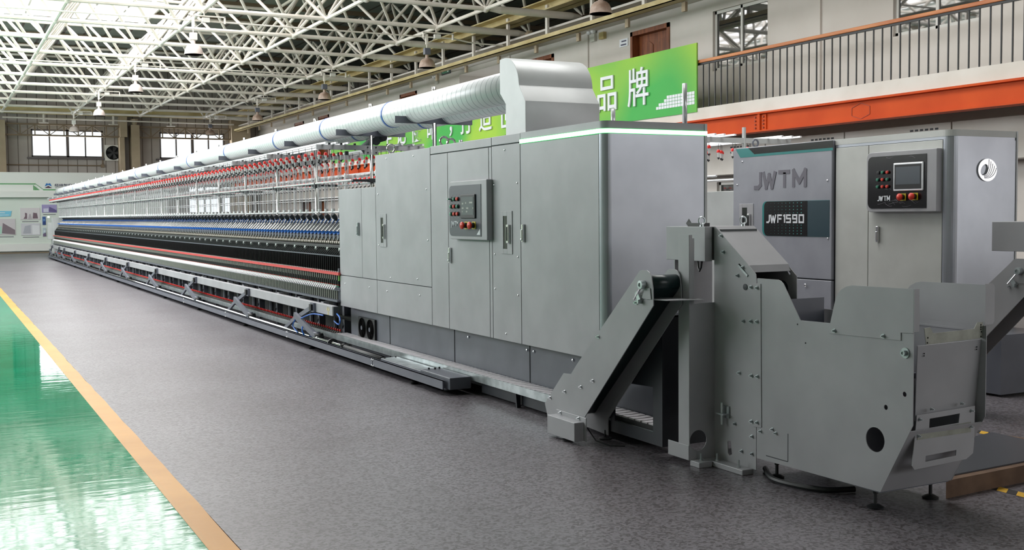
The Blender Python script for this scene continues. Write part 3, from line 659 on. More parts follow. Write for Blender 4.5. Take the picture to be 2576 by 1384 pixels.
def poster(key, x0, x1, z0, z1, label, c1, c2, c3, kind):
    t = thing('poster', ((x0+x1)/2, YB-.02, z0), label, 'poster', 'photo panels on the exhibition board')
    for nm, c in (('a', c1), ('b', c2), ('c', c3)):
        if key+nm not in M: M[key+nm] = mat('poster_ink_'+key+nm, rgb(*c), .6)
    MB().box(x0, x1, YB-.03, YB-.001, z0, z1).build('print', key+'a', t)
    W, H = x1-x0, z1-z0; y0, y1 = YB-.034, YB-.03
    m = MB(); m2 = MB()
    if kind == 0:
        m.prism([(x0+W*.15, z0+H*.08), (x0+W*.34, z0+H*.08), (x0+W*.34, z0+H*.55), (x0+W*.24, z0+H*.6), (x0+W*.24, z0+H*.3)], 1, y0, y1); m.prism([(x0+W*.62, z0+H*.1), (x0+W*.9, z0+H*.1), (x0+W*.85, z0+H*.55), (x0+W*.66, z0+H*.6)], 1, y0, y1)
        m2.prism([(x0+W*.38, z0+H*.05), (x0+W*.6, z0+H*.05), (x0+W*.52, z0+H*.5), (x0+W*.46, z0+H*.5)], 1, y0, y1)
    elif kind == 1:
        m.prism([(x0+W*.1, z0+H*.06), (x0+W*.45, z0+H*.06), (x0+W*.45, z0+H*.55), (x0+W*.1, z0+H*.5)], 1, y0, y1); m2.prism([(x0+W*.45, z0+H*.1), (x0+W*.98, z0+H*.02), (x0+W*.98, z0+H*.3), (x0+W*.5, z0+H*.75)], 1, y0, y1)
    elif kind == 2:
        m.prism([(x0+W*.1, z0+H*.15), (x0+W*.5, z0+H*.15), (x0+W*.5, z0+H*.85), (x0+W*.2, z0+H*.75)], 1, y0, y1); m2.prism([(x0+W*.58, z0+H*.06), (x0+W*.95, z0+H*.06), (x0+W*.95, z0+H*.8), (x0+W*.58, z0+H*.85)], 1, y0, y1)
    else:
        m.prism([(x0, z0), (x1, z0), (x1, z0+H*.45), (x0, z0+H*.3)], 1, y0, y1); m2.prism([(x0+W*.2, z0+H*.5), (x0+W*.8, z0+H*.5), (x0+W*.8, z0+H*.7), (x0+W*.2, z0+H*.7)], 1, y0, y1)
    m.build('picture_shape', key+'b', t); m2.build('picture_highlight', key+'c', t)
    if kind < 3: MB().box(x0+W*.08, x1-W*.08, YB-.006, YB-.001, z0-.1, z0-.07).build('caption', 'letter_grey', t)
poster('pa', 2.0, 3.0, .82, 1.52, 'photo panel of a machine hall with a pale green cabinet on the board', (206, 200, 204), (176, 214, 198), (130, 116, 124), 1)
poster('pb', 3.21, 4.0, 1.47, 1.99, 'photo panel with two dark machine rows, upper of its column', (214, 208, 212), (118, 96, 108), (180, 170, 178), 0)
poster('pc', 3.22, 4.0, .79, 1.32, 'pale grey photo panel, lower of its column on the board', (204, 204, 210), (176, 178, 188), (226, 228, 232), 2)
poster('pd', 4.09, 4.7, 1.78, 2.13, 'violet photo panel of a long machine beside the machine end', (160, 150, 196), (206, 206, 228), (100, 90, 140), 1)
poster('pe', 4.1, 4.23, 1.24, 1.6, 'narrow blue photo strip behind the small end cabinet', (54, 92, 156), (36, 66, 126), (110, 150, 200), 3)
poster('pf', 4.1, 4.23, .73, 1.11, 'narrow grey violet photo strip below the blue strip', (180, 196, 206), (110, 96, 126), (214, 224, 230), 3)
t = thing('blue_caption_tag', (2.5, YB-.02, 1.6), 'light blue slanted title tag on the exhibition board', 'sign')
M['tag_blue'] = mat('tag_blue', rgb(120, 196, 224), .5)
MB().prism([(1.9, 1.6), (2.82, 1.63), (2.87, 1.86), (1.9, 1.86)], 1, YB-.03, YB-.001).build('plate', 'tag_blue', t)
m = MB().box(2.3, 2.6, YB-.034, YB-.03, 1.77, 1.8).box(2.3, 2.75, YB-.034, YB-.03, 1.68, 1.7); m.build('print', 'letter_white', t)
# ================================================================== the long spinning frame
XF, YE, XR = 4.0, 6.36, 4.86            # front plane, headstock end, back plane
XC, YS, YM = 4.44, 11.93, 46.6          # centre plane, headstock/drafting joint, far end
sp = thing('spinning_frame', (XC, 11, 0), 'long grey ring spinning machine with green-lit headstock and rows of red-capped bobbin holders', 'spinning machine')
def panel(nm, y0, y1, z0, z1, screws=(), key='grey_paint', par=None, x=XF, th=.018):
    m = MB().box(x, x+th, y0+.002, y1-.002, z0+.002, z1-.002)
    m.m = 1
    for (y, z) in screws: m.lathe([(.001, -.007), (.008, -.004), (.009, 0)], (x, y, z), 8, 0)
    return m.build(nm, [key, 'chrome'], par or sp, .003)
# inner carcass a few millimetres behind the sheet panels: the gaps read dark
m = MB().box(XF+.012, XR-.01, 10.757, YS-.002, .5, 1.79).box(XF+.012, XR-.01, 7.57, 10.753, .5, 2.11).box(XF+.012, XR-.01, 6.42, 7.57, .5, 2.1)
m.build('carcass', 'seam', sp)
m = MB().box(XF+.004, XR, 10.757, YS, 1.782, 1.797).box(XF+.004, XR, 9.325, 10.753, 2.1, 2.117).box(XF+.004, XR, 6.45, 9.32, 2.11, 2.125).box(XR-.012, XR, 6.42, YS, .49, 1.79).box(XR-.012, XR, 6.42, 10.75, 1.79, 2.11).box(XF+.012, XR, YS-.01, YS, .49, 1.79).box(XF+.012, XR, 10.74, 10.753, 1.79, 2.11)
m.build('cover_sheets', 'grey_paint', sp)
def bar_handle(y, z0, z1, par, key='chrome'):
    m = MB().box(XF-.022, XF, y-.013, y+.013, z0, z1).box(XF-.03, XF-.02, y-.008, y+.008, z0+.012, z1-.04).lathe([(.009, -.034), (.009, -.02)], (XF, y, z0+.02), 8, 0)
    return m.build('door_handle', key, par, .003)
d = panel('cabinet_door', 11.19, YS, .84, 1.797); bar_handle(11.275, 1.29, 1.43, d, 'galv')
panel('side_panel', 10.757, 11.188, .84, 1.797)
panel('lower_panel', 10.757, YS, .49, .836, ((11.76, .75), (10.98, .75)))
d = panel('service_panel', 9.325, 10.753, .84, 2.117, ((10.68, 1.72), (10.68, 1.2), (9.42, 1.74), (9.4, 1.27), (10.36, .88), (9.66, .9), (9.72, 2.06), (10.43, 2.07)))
def sight_window(y0, y1, z0, z1, par):
    m = MB(); m.box(XF-.004, XF+.001, y0, y1, z0, z1).m = 1
    a, b = y0+(y1-y0)*.44, y0+(y1-y0)*.80; c, e = z0+.04, z1-.04
    fr = MB().box(XF-.006, XF, y0, a, z0, z1).box(XF-.006, XF, b, y1, z0, z1).box(XF-.006, XF, a, b, z0, c).box(XF-.006, XF, a, b, e, z1)
    w_ = fr.build('sight_window', 'grey_paint', par, .002)
    MB().box(XF-.0025, XF-.001, a, b, c, e).build('window_glass', 'dark_glass', par)
    q = y0+(y1-y0)*.26; h = (z1-z0)*.44; zc = (z0+z1)/2-.01
    m = MB().box(XF-.026, XF-.005, q-.02, q+.02, zc-h/2, zc+h/2).build('latch', 'chrome', par, .005)
    m = MB().box(XF-.028, XF-.0255, q-.008, q+.008, zc-h/2+.02, zc+h/2-.02).build('latch_slot', 'matte_black', par)
sight_window(10.45, 10.645, 1.184, 1.52, d)
panel('lower_panel', 9.325, 10.753, .49, .836, ((10.46, .74), (9.61, .75)))
panel('top_band', 8.066, 9.32, 2.052, 2.125)
panel('side_panel', 8.94, 9.32, .49, 2.048)
d = panel('cabinet_door', 8.12, 8.936, .49, 2.048); bar_handle(8.885, 1.08, 1.215, d)
panel('post_strip', 8.066, 8.116, .49, 2.048)
panel('top_band', 7.564, 8.062, 2.056, 2.128)
d = panel('service_panel', 7.57, 8.062, .49, 2.052, ((7.83, 2.01), (8.02, 1.74), (7.62, 1.745), (8.02, 1.18), (7.62, 1.17), (8.02, .9), (7.62, .87), (7.83, .55)))
sight_window(7.705, 7.898, 1.187, 1.528, d)
d = panel('cabinet_door', 6.424, 7.566, .49, 2.044); bar_handle(7.51, 1.287, 1.425, d)
# rounded corner post with the end sheet, one folded piece; the light strip runs round it
def corner(z0, z1, off=0.0, y_front=6.42, thick=.012, yf0=None):
    r = .06+off; cx_, cy_ = XF+.06, YE+.06
    y0 = 6.42 if yf0 is None else yf0
    out = [(XF-off, y0)]+[(cx_-r*math.cos(math.radians(90*i/8)), cy_-r*math.sin(math.radians(90*i/8))) for i in range(9)]+[(XR, YE-off)]
    ri = r-thick; inn = [(XR, YE-off+thick)]+[(cx_-ri*math.cos(math.radians(90-90*i/8)), cy_-ri*math.sin(math.radians(90-90*i/8))) for i in range(9)]+[(XF-off+thick, y0)]
    return MB().prism(out+inn, 2, z0, z1)
corner(.49, 2.044).build('end_sheet', 'silver_paint', sp)
corner(2.076, 2.128, 0, yf0=7.562).build('top_band', 'grey_paint', sp)
MB().box(XR-.02, XR, YE-.006, YE, .49, 2.128).build('edge_flange', 'hood_paint', sp)
corner(2.046, 2.074, .008, thick=.014, yf0=7.56).build('led_strip', 'led', sp)
m = corner(2.074, 2.0775, .005, thick=.012, yf0=7.565); m.merge(corner(2.0425, 2.046, .005, thick=.012, yf0=7.565)); m.build('led_trim', 'led_edge', sp)
m = MB().box(XF+.02, XR-.02, YE+.03, 6.45, .5, 2.1); m.build('end_backing', 'seam', sp)
# dark base skirt with seams, fan pair, screws; plinth under the slat belt
m = MB(); m.box(4.10, 4.78, 5.9, 11.87, .03, .489); m.m = 1
for y in (10.66, 9.05, 7.62): m.box(4.097, 4.1005, y-.004, y+.004, .03, .489)
m.m = 2
for y in (8.75, 7.66, 7.55, 6.95): m.lathe([(.001, -.014), (.01, -.01), (.012, 0)], (4.1, y, .43), 8, 0)
m.build('base_skirt', ['dark_paint', 'matte_black', 'chrome'], sp)
fb = MB().box(4.075, 4.1, 11.05, 11.57, .165, .395).build('cooling_fan_frame', 'iron', sp, .004)
for yc in (11.185, 11.435):
    m = MB().lathe([(.112, -.003), (.108, -.006), (.104, -.003)], (4.075, yc, .28), 24, 0)
    for r in (.03, .045, .06, .075, .09): m.torus((4.07, yc, .28), r, .0022, 0, 20, 4)
    for k in range(4):
        a = PI/4+PI/2*k; m.bar((4.07, yc+.02*math.cos(a), .28+.02*math.sin(a)), (4.07, yc+.108*math.cos(a), .28+.108*math.sin(a)), .003, .005, (1, 0, 0))
    m.build('fan_grille', 'matte_black', fb)
    MB().lathe([(.103, -.0005), (.001, -.0015)], (4.0745, yc, .28), 20, 0).build('fan_opening', 'matte_black', fb)
    MB().lathe([(.024, -.006), (.022, 0)], (4.07, yc, .28), 14, 0).build('fan_hub', 'slate_paint', fb)
m = MB().box(3.98, 4.1, 6.45, 8.25, .02, .13).box(3.975, 3.985, 7.58, 7.586, .02, .13); m.build('plinth', 'navy_paint', sp)
# navy end frame with an opening over the belt outlet
wall = MB()
def frame_yz(x0, x1, y0, y1, z0, z1, h):
    return MB().box(x0, x1, y0, h[0], z0, z1).box(x0, x1, h[1], y1, z0, z1).box(x0, x1, h[0], h[1], z0, h[2]).box(x0, x1, h[0], h[1], h[3], z1)
# control panel on the second door
def control_panel(par, x, y0, y1, z0, z1, face_key, thing_mode=None, scr=(.17, .53, .62, .72)):
    H = z1-z0; W = y1-y0; R = .05
    out = [(y0, z0)]+[(y0, z1)]+arc(y1-R, z1-R, R, 90, 0, 6)+arc(y1-R, z0+R, R, 0, -90, 6)
    m = MB().prism([(y0, z0), (y0, z1)]+arc(y1-R, z1-R, R, 90, 0, 6)+arc(y1-R, z0+R, R, 0, -90, 6), 0, x, XFc)
    c = m.build('control_panel', 'grey_paint', par, .006)
    a0, a1, b0, b1 = y0+W*.135, y1-W*.025, z0+H*.06, z1-H*.075
    MB().prism([(a0, b0), (a0, b1)]+arc(a1-R, b1-R, R, 90, 0, 6)+arc(a1-R, b0+R, R, 0, -90, 6), 0, x-.004, x).build('panel_film', face_key, c)
    return c
XFc = XF
cp = control_panel(d if False else sp, XF-.055, 8.05, 8.80, 1.292, 1.788, 'panel_dark')
xp = XF-.059
m = MB().box(xp-.012, xp, 8.245, 8.53, 1.47, 1.672); sc_ = m.build('touch_screen', 'iron', cp, .006)
MB().box(xp-.0135, xp-.012, 8.268, 8.505, 1.5, 1.65).build('screen_glass', 'screen', cp)
m = MB()
for (y, z, w_) in ((8.49, 1.595, .03), (8.425, 1.6, .025), (8.345, 1.602, .06), (8.49, 1.557, .035), (8.405, 1.556, .045), (8.28, 1.556, .012), (8.49, 1.528, .015), (8.41, 1.528, .03)): m.box(xp-.0142, xp-.0134, y-w_, y, z-.007, z+.007)
m.build('screen_readout', 'screen_text', cp)
def button(y, z, key, par, x, r=.017):
    c = MB().lathe([(r*1.15, 0), (r*1.15, -.006), (r, -.008)], (x, y, z), 14, 0).build('push_button', 'black', par)
    MB().lathe([(r*.9, -.006), (r*.86, -.02), (.001, -.021)], (x, y, z), 14, 0).build('button_cap', key, c)
for r_, row in enumerate((('k', 'lamp_green', 'lamp_red'), ('lamp_green', 'lamp_red', 'lamp_green'), ('lamp_green', 'lamp_red', 'lamp_red'))):
    for c_, key in enumerate(row):
        y, z = 8.725-.066*c_, 1.637-.0635*r_
        if key == 'k':
            k_ = MB().lathe([(.02, 0), (.02, -.008), (.016, -.01)], (xp, y, z), 14, 0).build('key_switch', 'black', cp); MB().box(xp-.04, xp-.01, y-.003, y+.012, z-.006, z+.006).build('key', 'chrome', k_)
        else: button(y, z, key, cp, xp)
def estop(y, z, par, x):
    b = MB().box(x-.003, x, y-.033, y+.033, z-.031, z+.031).build('emergency_stop', 'yellow', par)
    MB().lathe([(.024, 0), (.022, -.02), (.02, -.026)], (x-.003, y, z), 16, 0).build('stop_collar', 'black', b)
    MB().lathe([(.018, -.024), (.03, -.034), (.031, -.044), (.022, -.052), (.001, -.055)], (x-.003, y, z), 18, 0).build('stop_button', 'lamp_red', b)
estop(8.43, 1.412, cp, xp); estop(8.285, 1.413, cp, xp)
text_mb('JWTM', .06, .003, (xp-.002, 8.74, 1.392), (0, -1, 0), (0, 0, 1), .0006, .15).build('lettering', 'letter_white', cp)
m = MB()
for r_ in range(4):
    for c_ in range(3): m.box(xp-.0008, xp, 8.705-.066*c_, 8.74-.066*c_, 1.667-.0635*r_, 1.671-.0635*r_)
m.build('button_captions', 'letter_grey', cp)
m = MB().prism([(8.17, 1.335), (8.17, 1.385), (8.235, 1.335)], 0, xp-.0012, xp); m.build('peeled_film_corner', 'letter_white', cp)
# lifting eyes and short posts on the headstock roof
for (x, y) in ((4.08, 10.5), (4.14, 9.32), (4.3, 9.52), (4.62, 9.0)):
    m = MB().torus((x, y, 2.175), .04, .011, 1, 20, 8).lathe([(.02, 2.117), (.02, 2.135)], (x, y, 0), 10); m.build('lifting_eye', 'steel', sp)
for (x, y, zt) in ((4.3, 9.3, 2.19), (4.55, 8.95, 2.2), (4.55, 7.1, 2.29), (4.75, 6.47, 2.42)):
    MB().tube((x, y, 2.12), (x, y, zt), .018, 10).build('roof_post', 'alu', sp)
# suction hood and the two spiral ducts
HX0, HX1 = 4.1, 4.78
prof = [(7.66, 2.126), (7.66, 2.385), (7.765, 2.515)]
for i in range(0, 9):
    a = math.radians(90*i/8); prof.append((7.765+.25-.25*math.cos(a), 2.515+.0+.245*math.sin(a)))
prof += [(8.1, 2.757), (8.1, 2.484), (8.0, 2.39), (8.0, 2.126)]
m = MB().prism(prof, 0, HX0, HX1, True); h = m.build('suction_hood', 'hood_paint', sp)
hb = h.modifiers.new('edge', 'BEVEL'); hb.width = .004; hb.segments = 2; hb.limit_method = 'ANGLE'; hb.angle_limit = .6
PR, PZ = .134, 2.553
def spiral_duct(x):
    m = MB(); prof2 = [(PR, 8.06+1.5*i) for i in range(26)]
    m.lathe(prof2+[(PR, 47.0)], (x, 0, PZ), 40, 1)
    dct = m.build('spiral_duct', 'duct', sp)
    yb = 12.02-.34
    for yb in (10.86, 12.95, 15.05, 18.0, 21.0, 24.0, 27.0, 30.0, 33.5, 37.0, 40.5, 43.5):
        MB().lathe([(PR+.001, -.018), (PR+.004, -.018), (PR+.004, .018), (PR+.001, .018)], (x, yb, PZ), 32, 1).build('blue_joint_tape', 'blue', dct)
spiral_duct(4.25); spiral_duct(4.63)
# duct cradles on posts, creel arms, posts
POST = [10.23, 12.05, 14.15]+[16.04+1.895*i for i in range(17)]
cr0 = None
for i, y in enumerate(POST):
    zc = 2.435
    if i == 0:
        out = [(4.02, zc+.045), (4.02, zc-.02), (4.86, zc-.02), (4.86, zc+.045)]
        for xc in (4.63, 4.25):
            a0 = math.degrees(math.acos(min(1, (PZ-(zc+.045))/(PR+.002))))
            out += [(xc+(PR+.002)*math.sin(math.radians(a0-2*a0*q/8)), PZ-(PR+.002)*math.cos(math.radians(a0-2*a0*q/8))) for q in range(9)]
        m = MB().prism(out, 1, -.002, .002); m.box(4.02, 4.86, -.002, .045, zc-.022, zc-.019)
        m.v = [(a-XC, b, c) for a, b, c in m.v]
        cr0 = m.build('duct_cradle', 'slate_paint', sp, loc=(XC, y, 0))
        po = MB().tube((0, 0, .3), (0, 0, 2.42), .021, 12).tube((0, .0, 2.68), (0, 0, 2.78), .021, 10); P0 = po.build('post', 'steel', sp, loc=(XC, y, 0))
    else:
        copy_part(cr0, sp, (0, y-POST[0], 0)); copy_part(P0, sp, (0, y-POST[0], 0))
arm0 = None
for y in POST[1:]:
    if arm0 is None:
        m = MB().box(3.785-XC, 5.095-XC, -.015, .015, 2.25, 2.305); m.m = 1
        for x in (3.95, 4.0, 4.05): pass
        for dx in (-.05, .05):
            m.m = 0
        m.box(-.075, .075, -.02, .02, 2.2, 2.26); m.m = 1
        for dx in (-.05, .05):
            for z in (2.222, 2.283): m.lathe([(.008, -.028), (.009, -.015)], (dx, 0, z), 8, 1)
        for dx in (-.5, -.36, -.2, .2, .36, .5): m.tube((dx, -.012, 2.245), (dx, -.012, 2.252), .01, 6).tube((dx, 0, 2.305), (dx, 0, 2.325), .016, 8)
        arm0 = m.build('creel_arm', ['grey_paint', 'iron'], sp, loc=(XC, y, 0))
    else: copy_part(arm0, sp, (0, y-POST[1], 0))
RAILX = [3.86, 3.98, 4.12, 4.76, 4.90, 5.02]
for x in RAILX:
    m = MB().box(x-.012, x+.012, 11.9, YM, 2.306, 2.316).box(x-.012, x-.004, 11.9, YM, 2.316, 2.328).box(x+.004, x+.012, 11.9, YM, 2.316, 2.328); m.build('creel_rail', 'alu', sp)
# bobbin holders hanging in six rows: red cap, white body, black tip
def holder_mbs():
    st = MB().tube((0, 0, .1), (0, 0, .175), .0025, 5)
    cap = MB().lathe([(.001, .103), (.012, .1), (.019, .09), (.0215, .078), (.0215, .066), (.016, .064)], (0, 0, 0), 10)
    body = MB().lathe([(.017, .066), (.016, .052), (.0115, .045), (.0115, .014), (.0095, .008)], (0, 0, 0), 10)
    tip = MB().lathe([(.013, .009), (.017, .004), (.01, -.005), (.006, -.011), (.002, -.017)], (0, 0, 0), 10)
    return st, cap, body, tip
HP = .262
holders = []
for r_, x in enumerate(RAILX):
    n = int((YM-12.2)/HP)
    for k in range(n):
        y = 12.18+HP*k+(.13 if r_ % 2 else 0)
        if abs((y-12.05) % 1.895) < .05: y += .06
        holders.append((x, y))
holders.sort(key=lambda h_: h_[1]+(h_[0]-3.8)*1.2)
HZ = 2.134
body0 = None; stuff = MB(); st, cap, bdy, tip = holder_mbs()
for i, (x, y) in enumerate(holders):
    if i < 100:
        if body0 is None:
            mm = MB(); mm.merge(bdy)
            body0 = mm.build('bobbin_holder', 'white', sp, loc=(x, y, HZ)); b00 = (x, y); st.build('hanger_wire', 'iron', body0, loc=(x, y, HZ))
            cap.build('cap', 'red', body0, loc=(x, y, HZ)); tip.build('tip', 'black', body0, loc=(x, y, HZ))
        else: copy_part(body0, sp, (x-b00[0], y-b00[1], 0))
    else:
        for idx, src in enumerate((cap, bdy, tip, st)):
            q = len(stuff.f); stuff.merge(src, (x, y, HZ)); stuff.mi[q:] = [[0, 1, 2, 2][idx]]*(len(stuff.f)-q)
tag(stuff.build('bobbin_holder_rows', ['red', 'white', 'black'], sp), 'far rows of red-capped bobbin holders', kind='stuff')
# roving guide bars and cross bars
for (x, z, r) in ((4.15, 1.905, .012), (4.73, 1.905, .012), (4.2, 1.55, .011), (4.68, 1.55, .011)):
    m = MB(); m.tube((x, 11.9, z), (x, YM, z), r, 8); m.m = 1
    for y in POST[2:]: m.tube((x, y-.9, z), (x, y-.86, z), r*1.15, 8)
    m.build('roving_guide_bar', ['alu', 'iron'], sp)
cb0 = None
for y in POST[1:]:
    if cb0 is None: cb0 = MB().box(-.29, .29, -.011, .011, -.014, .014).box(-.045, .045, -.03, .03, -.022, .022).build('cross_bar', 'rubber', sp, loc=(XC, y, 1.905))
    else: copy_part(cb0, sp, (0, y-POST[1], 0))
# clear roving tubes
def tube_mb():
    m = MB().tube((0, 0, 1.56), (0, 0, 2.225), .0235, 12, caps=False); m.m = 1
    m.lathe([(.0245, 2.2), (.0245, 2.245), (.001, 2.246)], (0, 0, 0), 12); m.m = 2
    m.lathe([(.0242, 1.555), (.0242, 1.59), (.022, 1.59)], (0, 0, 0), 12).path([(-.012, .004, 1.93), (.004, 0, 2.0), (.012, -.004, 2.05), (.017, 0, 2.14), (.012, 0, 2.2)], .0035, 5, 3); return m
tb0 = None; tstuff = MB(); i = 0
for k in range(int((YM-12.2)/.262)):
    for x, off in ((4.2, 0),):
        y = 12.22+.262*k+off; i += 1
        if i <= 100:
            if tb0 is None: tb0 = tube_mb().build('clear_roving_tube', ['clear_tube', 'rubber', 'white'], sp, loc=(x, y, 0)); t00 = (x, y)
            else: copy_part(tb0, sp, (x-t00[0], y-t00[1], 0))
        else: tstuff.merge(tube_mb(), (x, y, 0))
tag(tstuff.build('clear_roving_tube_rows', ['clear_tube', 'rubber', 'white'], sp), kind='stuff')
# pneumatic-style drafting units: cone, tube, blue clips, flap, rollers (pitch 0.15 m)
def repeat(nm, mats, local, y0, pitch, n, cap_=100, kids=()):
    first = None; st_ = MB()
    for k in range(n):
        y = y0+pitch*k
        if k < cap_:
            if first is None:
                first = local().build(nm, mats, sp, loc=(0, y, 0)); y00 = y
                for (kn, km, kf) in kids: kf().build(kn, km, first, loc=(0, y, 0))
            else: copy_part(first, sp, (0, y-y00, 0))
        else:
            st_.merge(local(), (0, y, 0))
    if n > cap_:
        tag(st_.build(nm+'_row', mats, sp), kind='stuff')
        for (kn, km, kf) in kids:
            sk = MB()
            for k in range(cap_, n): sk.merge(kf(), (0, y0+pitch*k, 0))
            tag(sk.build(nm+'_'+kn+'_row', km, sp), kind='stuff')
Y0 = 12.03; NA = int((YM-Y0)/.15); NS = int((YM-Y0)/.075)
def cone():
    return MB().tube((4.36, .03, 1.455), (4.325, -.01, 1.49), .02, 8, .034).tube((4.325, -.01, 1.49), (4.29, -.03, 1.525), .034, 8, .026)
repeat('rubber_boot', 'rubber', cone, Y0, .262, int((YM-Y0)/.262))
def arm_rod(): return MB().tube((4.335, .02, 1.452), (4.19, -.02, 1.305), .009, 6)
def blue_clips():
    m = MB().path([(4.35, .045, 1.45), (4.335, .015, 1.463), (4.312, .0, 1.438), (4.295, -.005, 1.418)], .0055, 5, 2)
    m.bar((4.124, -.012, 1.322), (4.18, -.04, 1.3), .016, .016).bar((4.18, -.04, 1.3), (4.175, .05, 1.288), .012, .014); return m
def flap(): return MB().prism([(.03, 1.285), (-.035, 1.28), (-.05, 1.25), (-.02, 1.22), (.02, 1.225)], 0, 4.16, 4.18)
repeat('weighting_arm', 'steel', arm_rod, Y0, .15, NA, 100, (('blue_clip', 'blue', blue_clips), ('arm_cover', 'slate_paint', flap)))
def rollers():
    m = MB().tube((4.15, -.06, 1.19), (4.15, -.015, 1.19), .019, 8).tube((4.15, .01, 1.19), (4.15, .055, 1.19), .019, 8).tube((4.15, -.075, 1.19), (4.15, .075, 1.19), .009, 6)
    m.tube((4.185, -.06, 1.225), (4.185, -.015, 1.225), .017, 8).tube((4.185, .01, 1.225), (4.185, .055, 1.225), .017, 8).bar((4.21, 0, 1.27), (4.15, 0, 1.2), .012, .02); return m
repeat('roller_pair', 'brown_steel', rollers, Y0, .15, NA)
MB().prism([(4.375, 1.43), (4.39, 1.43), (4.28, 1.29), (4.265, 1.29)], 1, YS, YM).build('drafting_back_plate', 'rubber', sp)
MB().box(4.11, 4.13, YS, YM, 1.13, 1.157).tube((4.17, YS, 1.15), (4.17, YM, 1.15), .018, 8).build('roller_beam', 'iron', sp)
repeat('roller_stand', 'alu', lambda: MB().box(4.085, 4.11, -.03, .03, 1.095, 1.135).box(4.08, 4.09, -.012, .012, 1.085, 1.12), 12.2, .45, int((YM-12.4)/.45))
repeat('suction_finger', 'black', lambda: MB().tube((4.14, -.05, 1.125), (4.07, .0, 1.05), .008, 5).tube((4.1, -.02, 1.13), (4.05, .055, 1.05), .006, 5), Y0, .075, NS)
MB().box(4.04, 4.055, YS, YM, 1.038, 1.05).box(4.06, 4.075, YS, YM, 1.0, 1.04).build('thread_guide_rail', 'slate_paint', sp)
MB().box(4.085, 4.1, YS, YM, .86, 1.04).box(4.4, 4.48, YS, YM, .08, 1.42).box(4.2, 4.3, YS, YM, .56, 1.15).build('dark_inside_sheets', 'matte_black', sp)  # black sheets paint in the dark machine interior and block the view through
repeat('separator_plate', 'black', lambda: MB().box(4.02, 4.09, -.002, .002, .87, 1.035), Y0+.037, .075, NS)
MB().box(3.972, 3.995, YS-.02, YM, .834, .866).build('ring_rail', 'rail_red', sp)
repeat('ring', 'chrome', lambda: MB().lathe([(.021, .866), (.021, .874), (.012, .874)], (4.02, 0, 0), 8), Y0, .075, NS)
MB().box(3.99, 4.06, YS, YM, .855, .866).build('ring_plate', 'slate_paint', sp)
repeat('spindle', 'dull_steel', lambda: MB().tube((4.02, 0, .772), (4.02, 0, .86), .0125, 7, .0105), Y0, .075, NS, 100,
       (('whorl', 'black', lambda: MB().lathe([(.016, .705), (.022, .715), (.02, .74), (.022, .745), (.02, .772)], (4.02, 0, 0), 8)), ('red_ring', 'red', lambda: MB().lathe([(.0225, .716), (.0225, .721)], (4.02, 0, 0), 8))))
repeat('brake_lever', 'white', lambda: MB().path([(3.985, .02, .715), (3.968, .012, .69), (3.955, -.005, .678), (3.94, -.028, .668)], .0075, 6).path([(3.985, -.006, .715), (3.975, -.01, .697), (3.958, -.015, .686)], .005, 5), Y0, .075, NS)
repeat('tape_tension_bracket', 'green_plastic', lambda: MB().bar((4.0, -.05, .70), (3.99, .05, .712), .012, .016), Y0, .15, NA)
repeat('spindle_bolster', 'dull_steel', lambda: MB().tube((3.985, 0, .558), (3.985, 0, .655), .0125, 8), Y0-.03, .075, NS)
MB().box(3.96, 4.0, YS, YM, .53, .552).box(3.99, 4.06, YS, YM, .655, .668).box(4.02, 4.06, YS, YM, .53, .7).build('spindle_rail', 'slate_paint', sp)
repeat('frame_leg', 'dark_paint', lambda: MB().box(4.12, 4.2, -.035, .035, .02, .53).bar((4.12, .0, .22), (4.18, .22, .4), .03, .05).tube((4.13, .3, .16), (4.13, .3, .53), .03, 8), 12.2, .95, int((YM-12.4)/.95))
repeat('beam_bracket', 'alu', lambda: MB().box(3.965, 4.03, .25, .35, .46, .5), 12.2, .95, int((YM-12.4)/.95))
MB().box(4.3, 4.36, YS-.03, YM, .0, 1.0).tube((4.14, YS-.06, .33), (4.14, YM, .33), .03, 8).build('dark_inside_drive_shaft', 'iron', sp)  # the tall box paints in the dark interior; the tube is the shaft
MB().box(3.985, 4.03, YS+.002, YS+.03, .77, .845).build('end_bracket', 'lime', sp); MB().box(3.985, 4.03, YS+.002, YS+.035, .845, .91).build('end_bracket', 'slate_paint', sp)
# tail-stock at the far end
m = MB().box(3.95, 4.95, YM, YM+.7, .02, 1.55); tl = m.build('tail_cabinet', 'hood_paint', sp, .01)
MB().box(4.0, 4.9, YM-.02, YM+.02, .4, 1.5).prism([(4.02, .5), (4.4, .5), (4.4, 1.5), (4.2, 1.5), (4.02, 1.1)], 1, YM-.03, YM+.02).build('tail_plate', 'hood_paint', sp)
MB().box(3.80, 3.95, YM+.1, YM+.45, .7, 1.35).build('tail_control_box', 'hood_paint', sp, .01)
MB().lathe([(.04, 1.55), (.04, 1.6), (.001, 1.605)], (3.85, YM+.3, 0), 10).build('beacon_lamp', 'led', sp)
# air hose hanging in the creel next to the headstock
MB().path([(4.52, 12.1, 2.36), (4.6, 12.4, 2.4), (4.68, 12.75, 2.39), (4.72, 13.0, 2.3)], .05, 10).path([(4.5, 12.5, 2.3), (4.55, 12.3, 2.38), (4.62, 12.1, 2.41)], .045, 10).build('flexible_hose', 'rubber', sp)

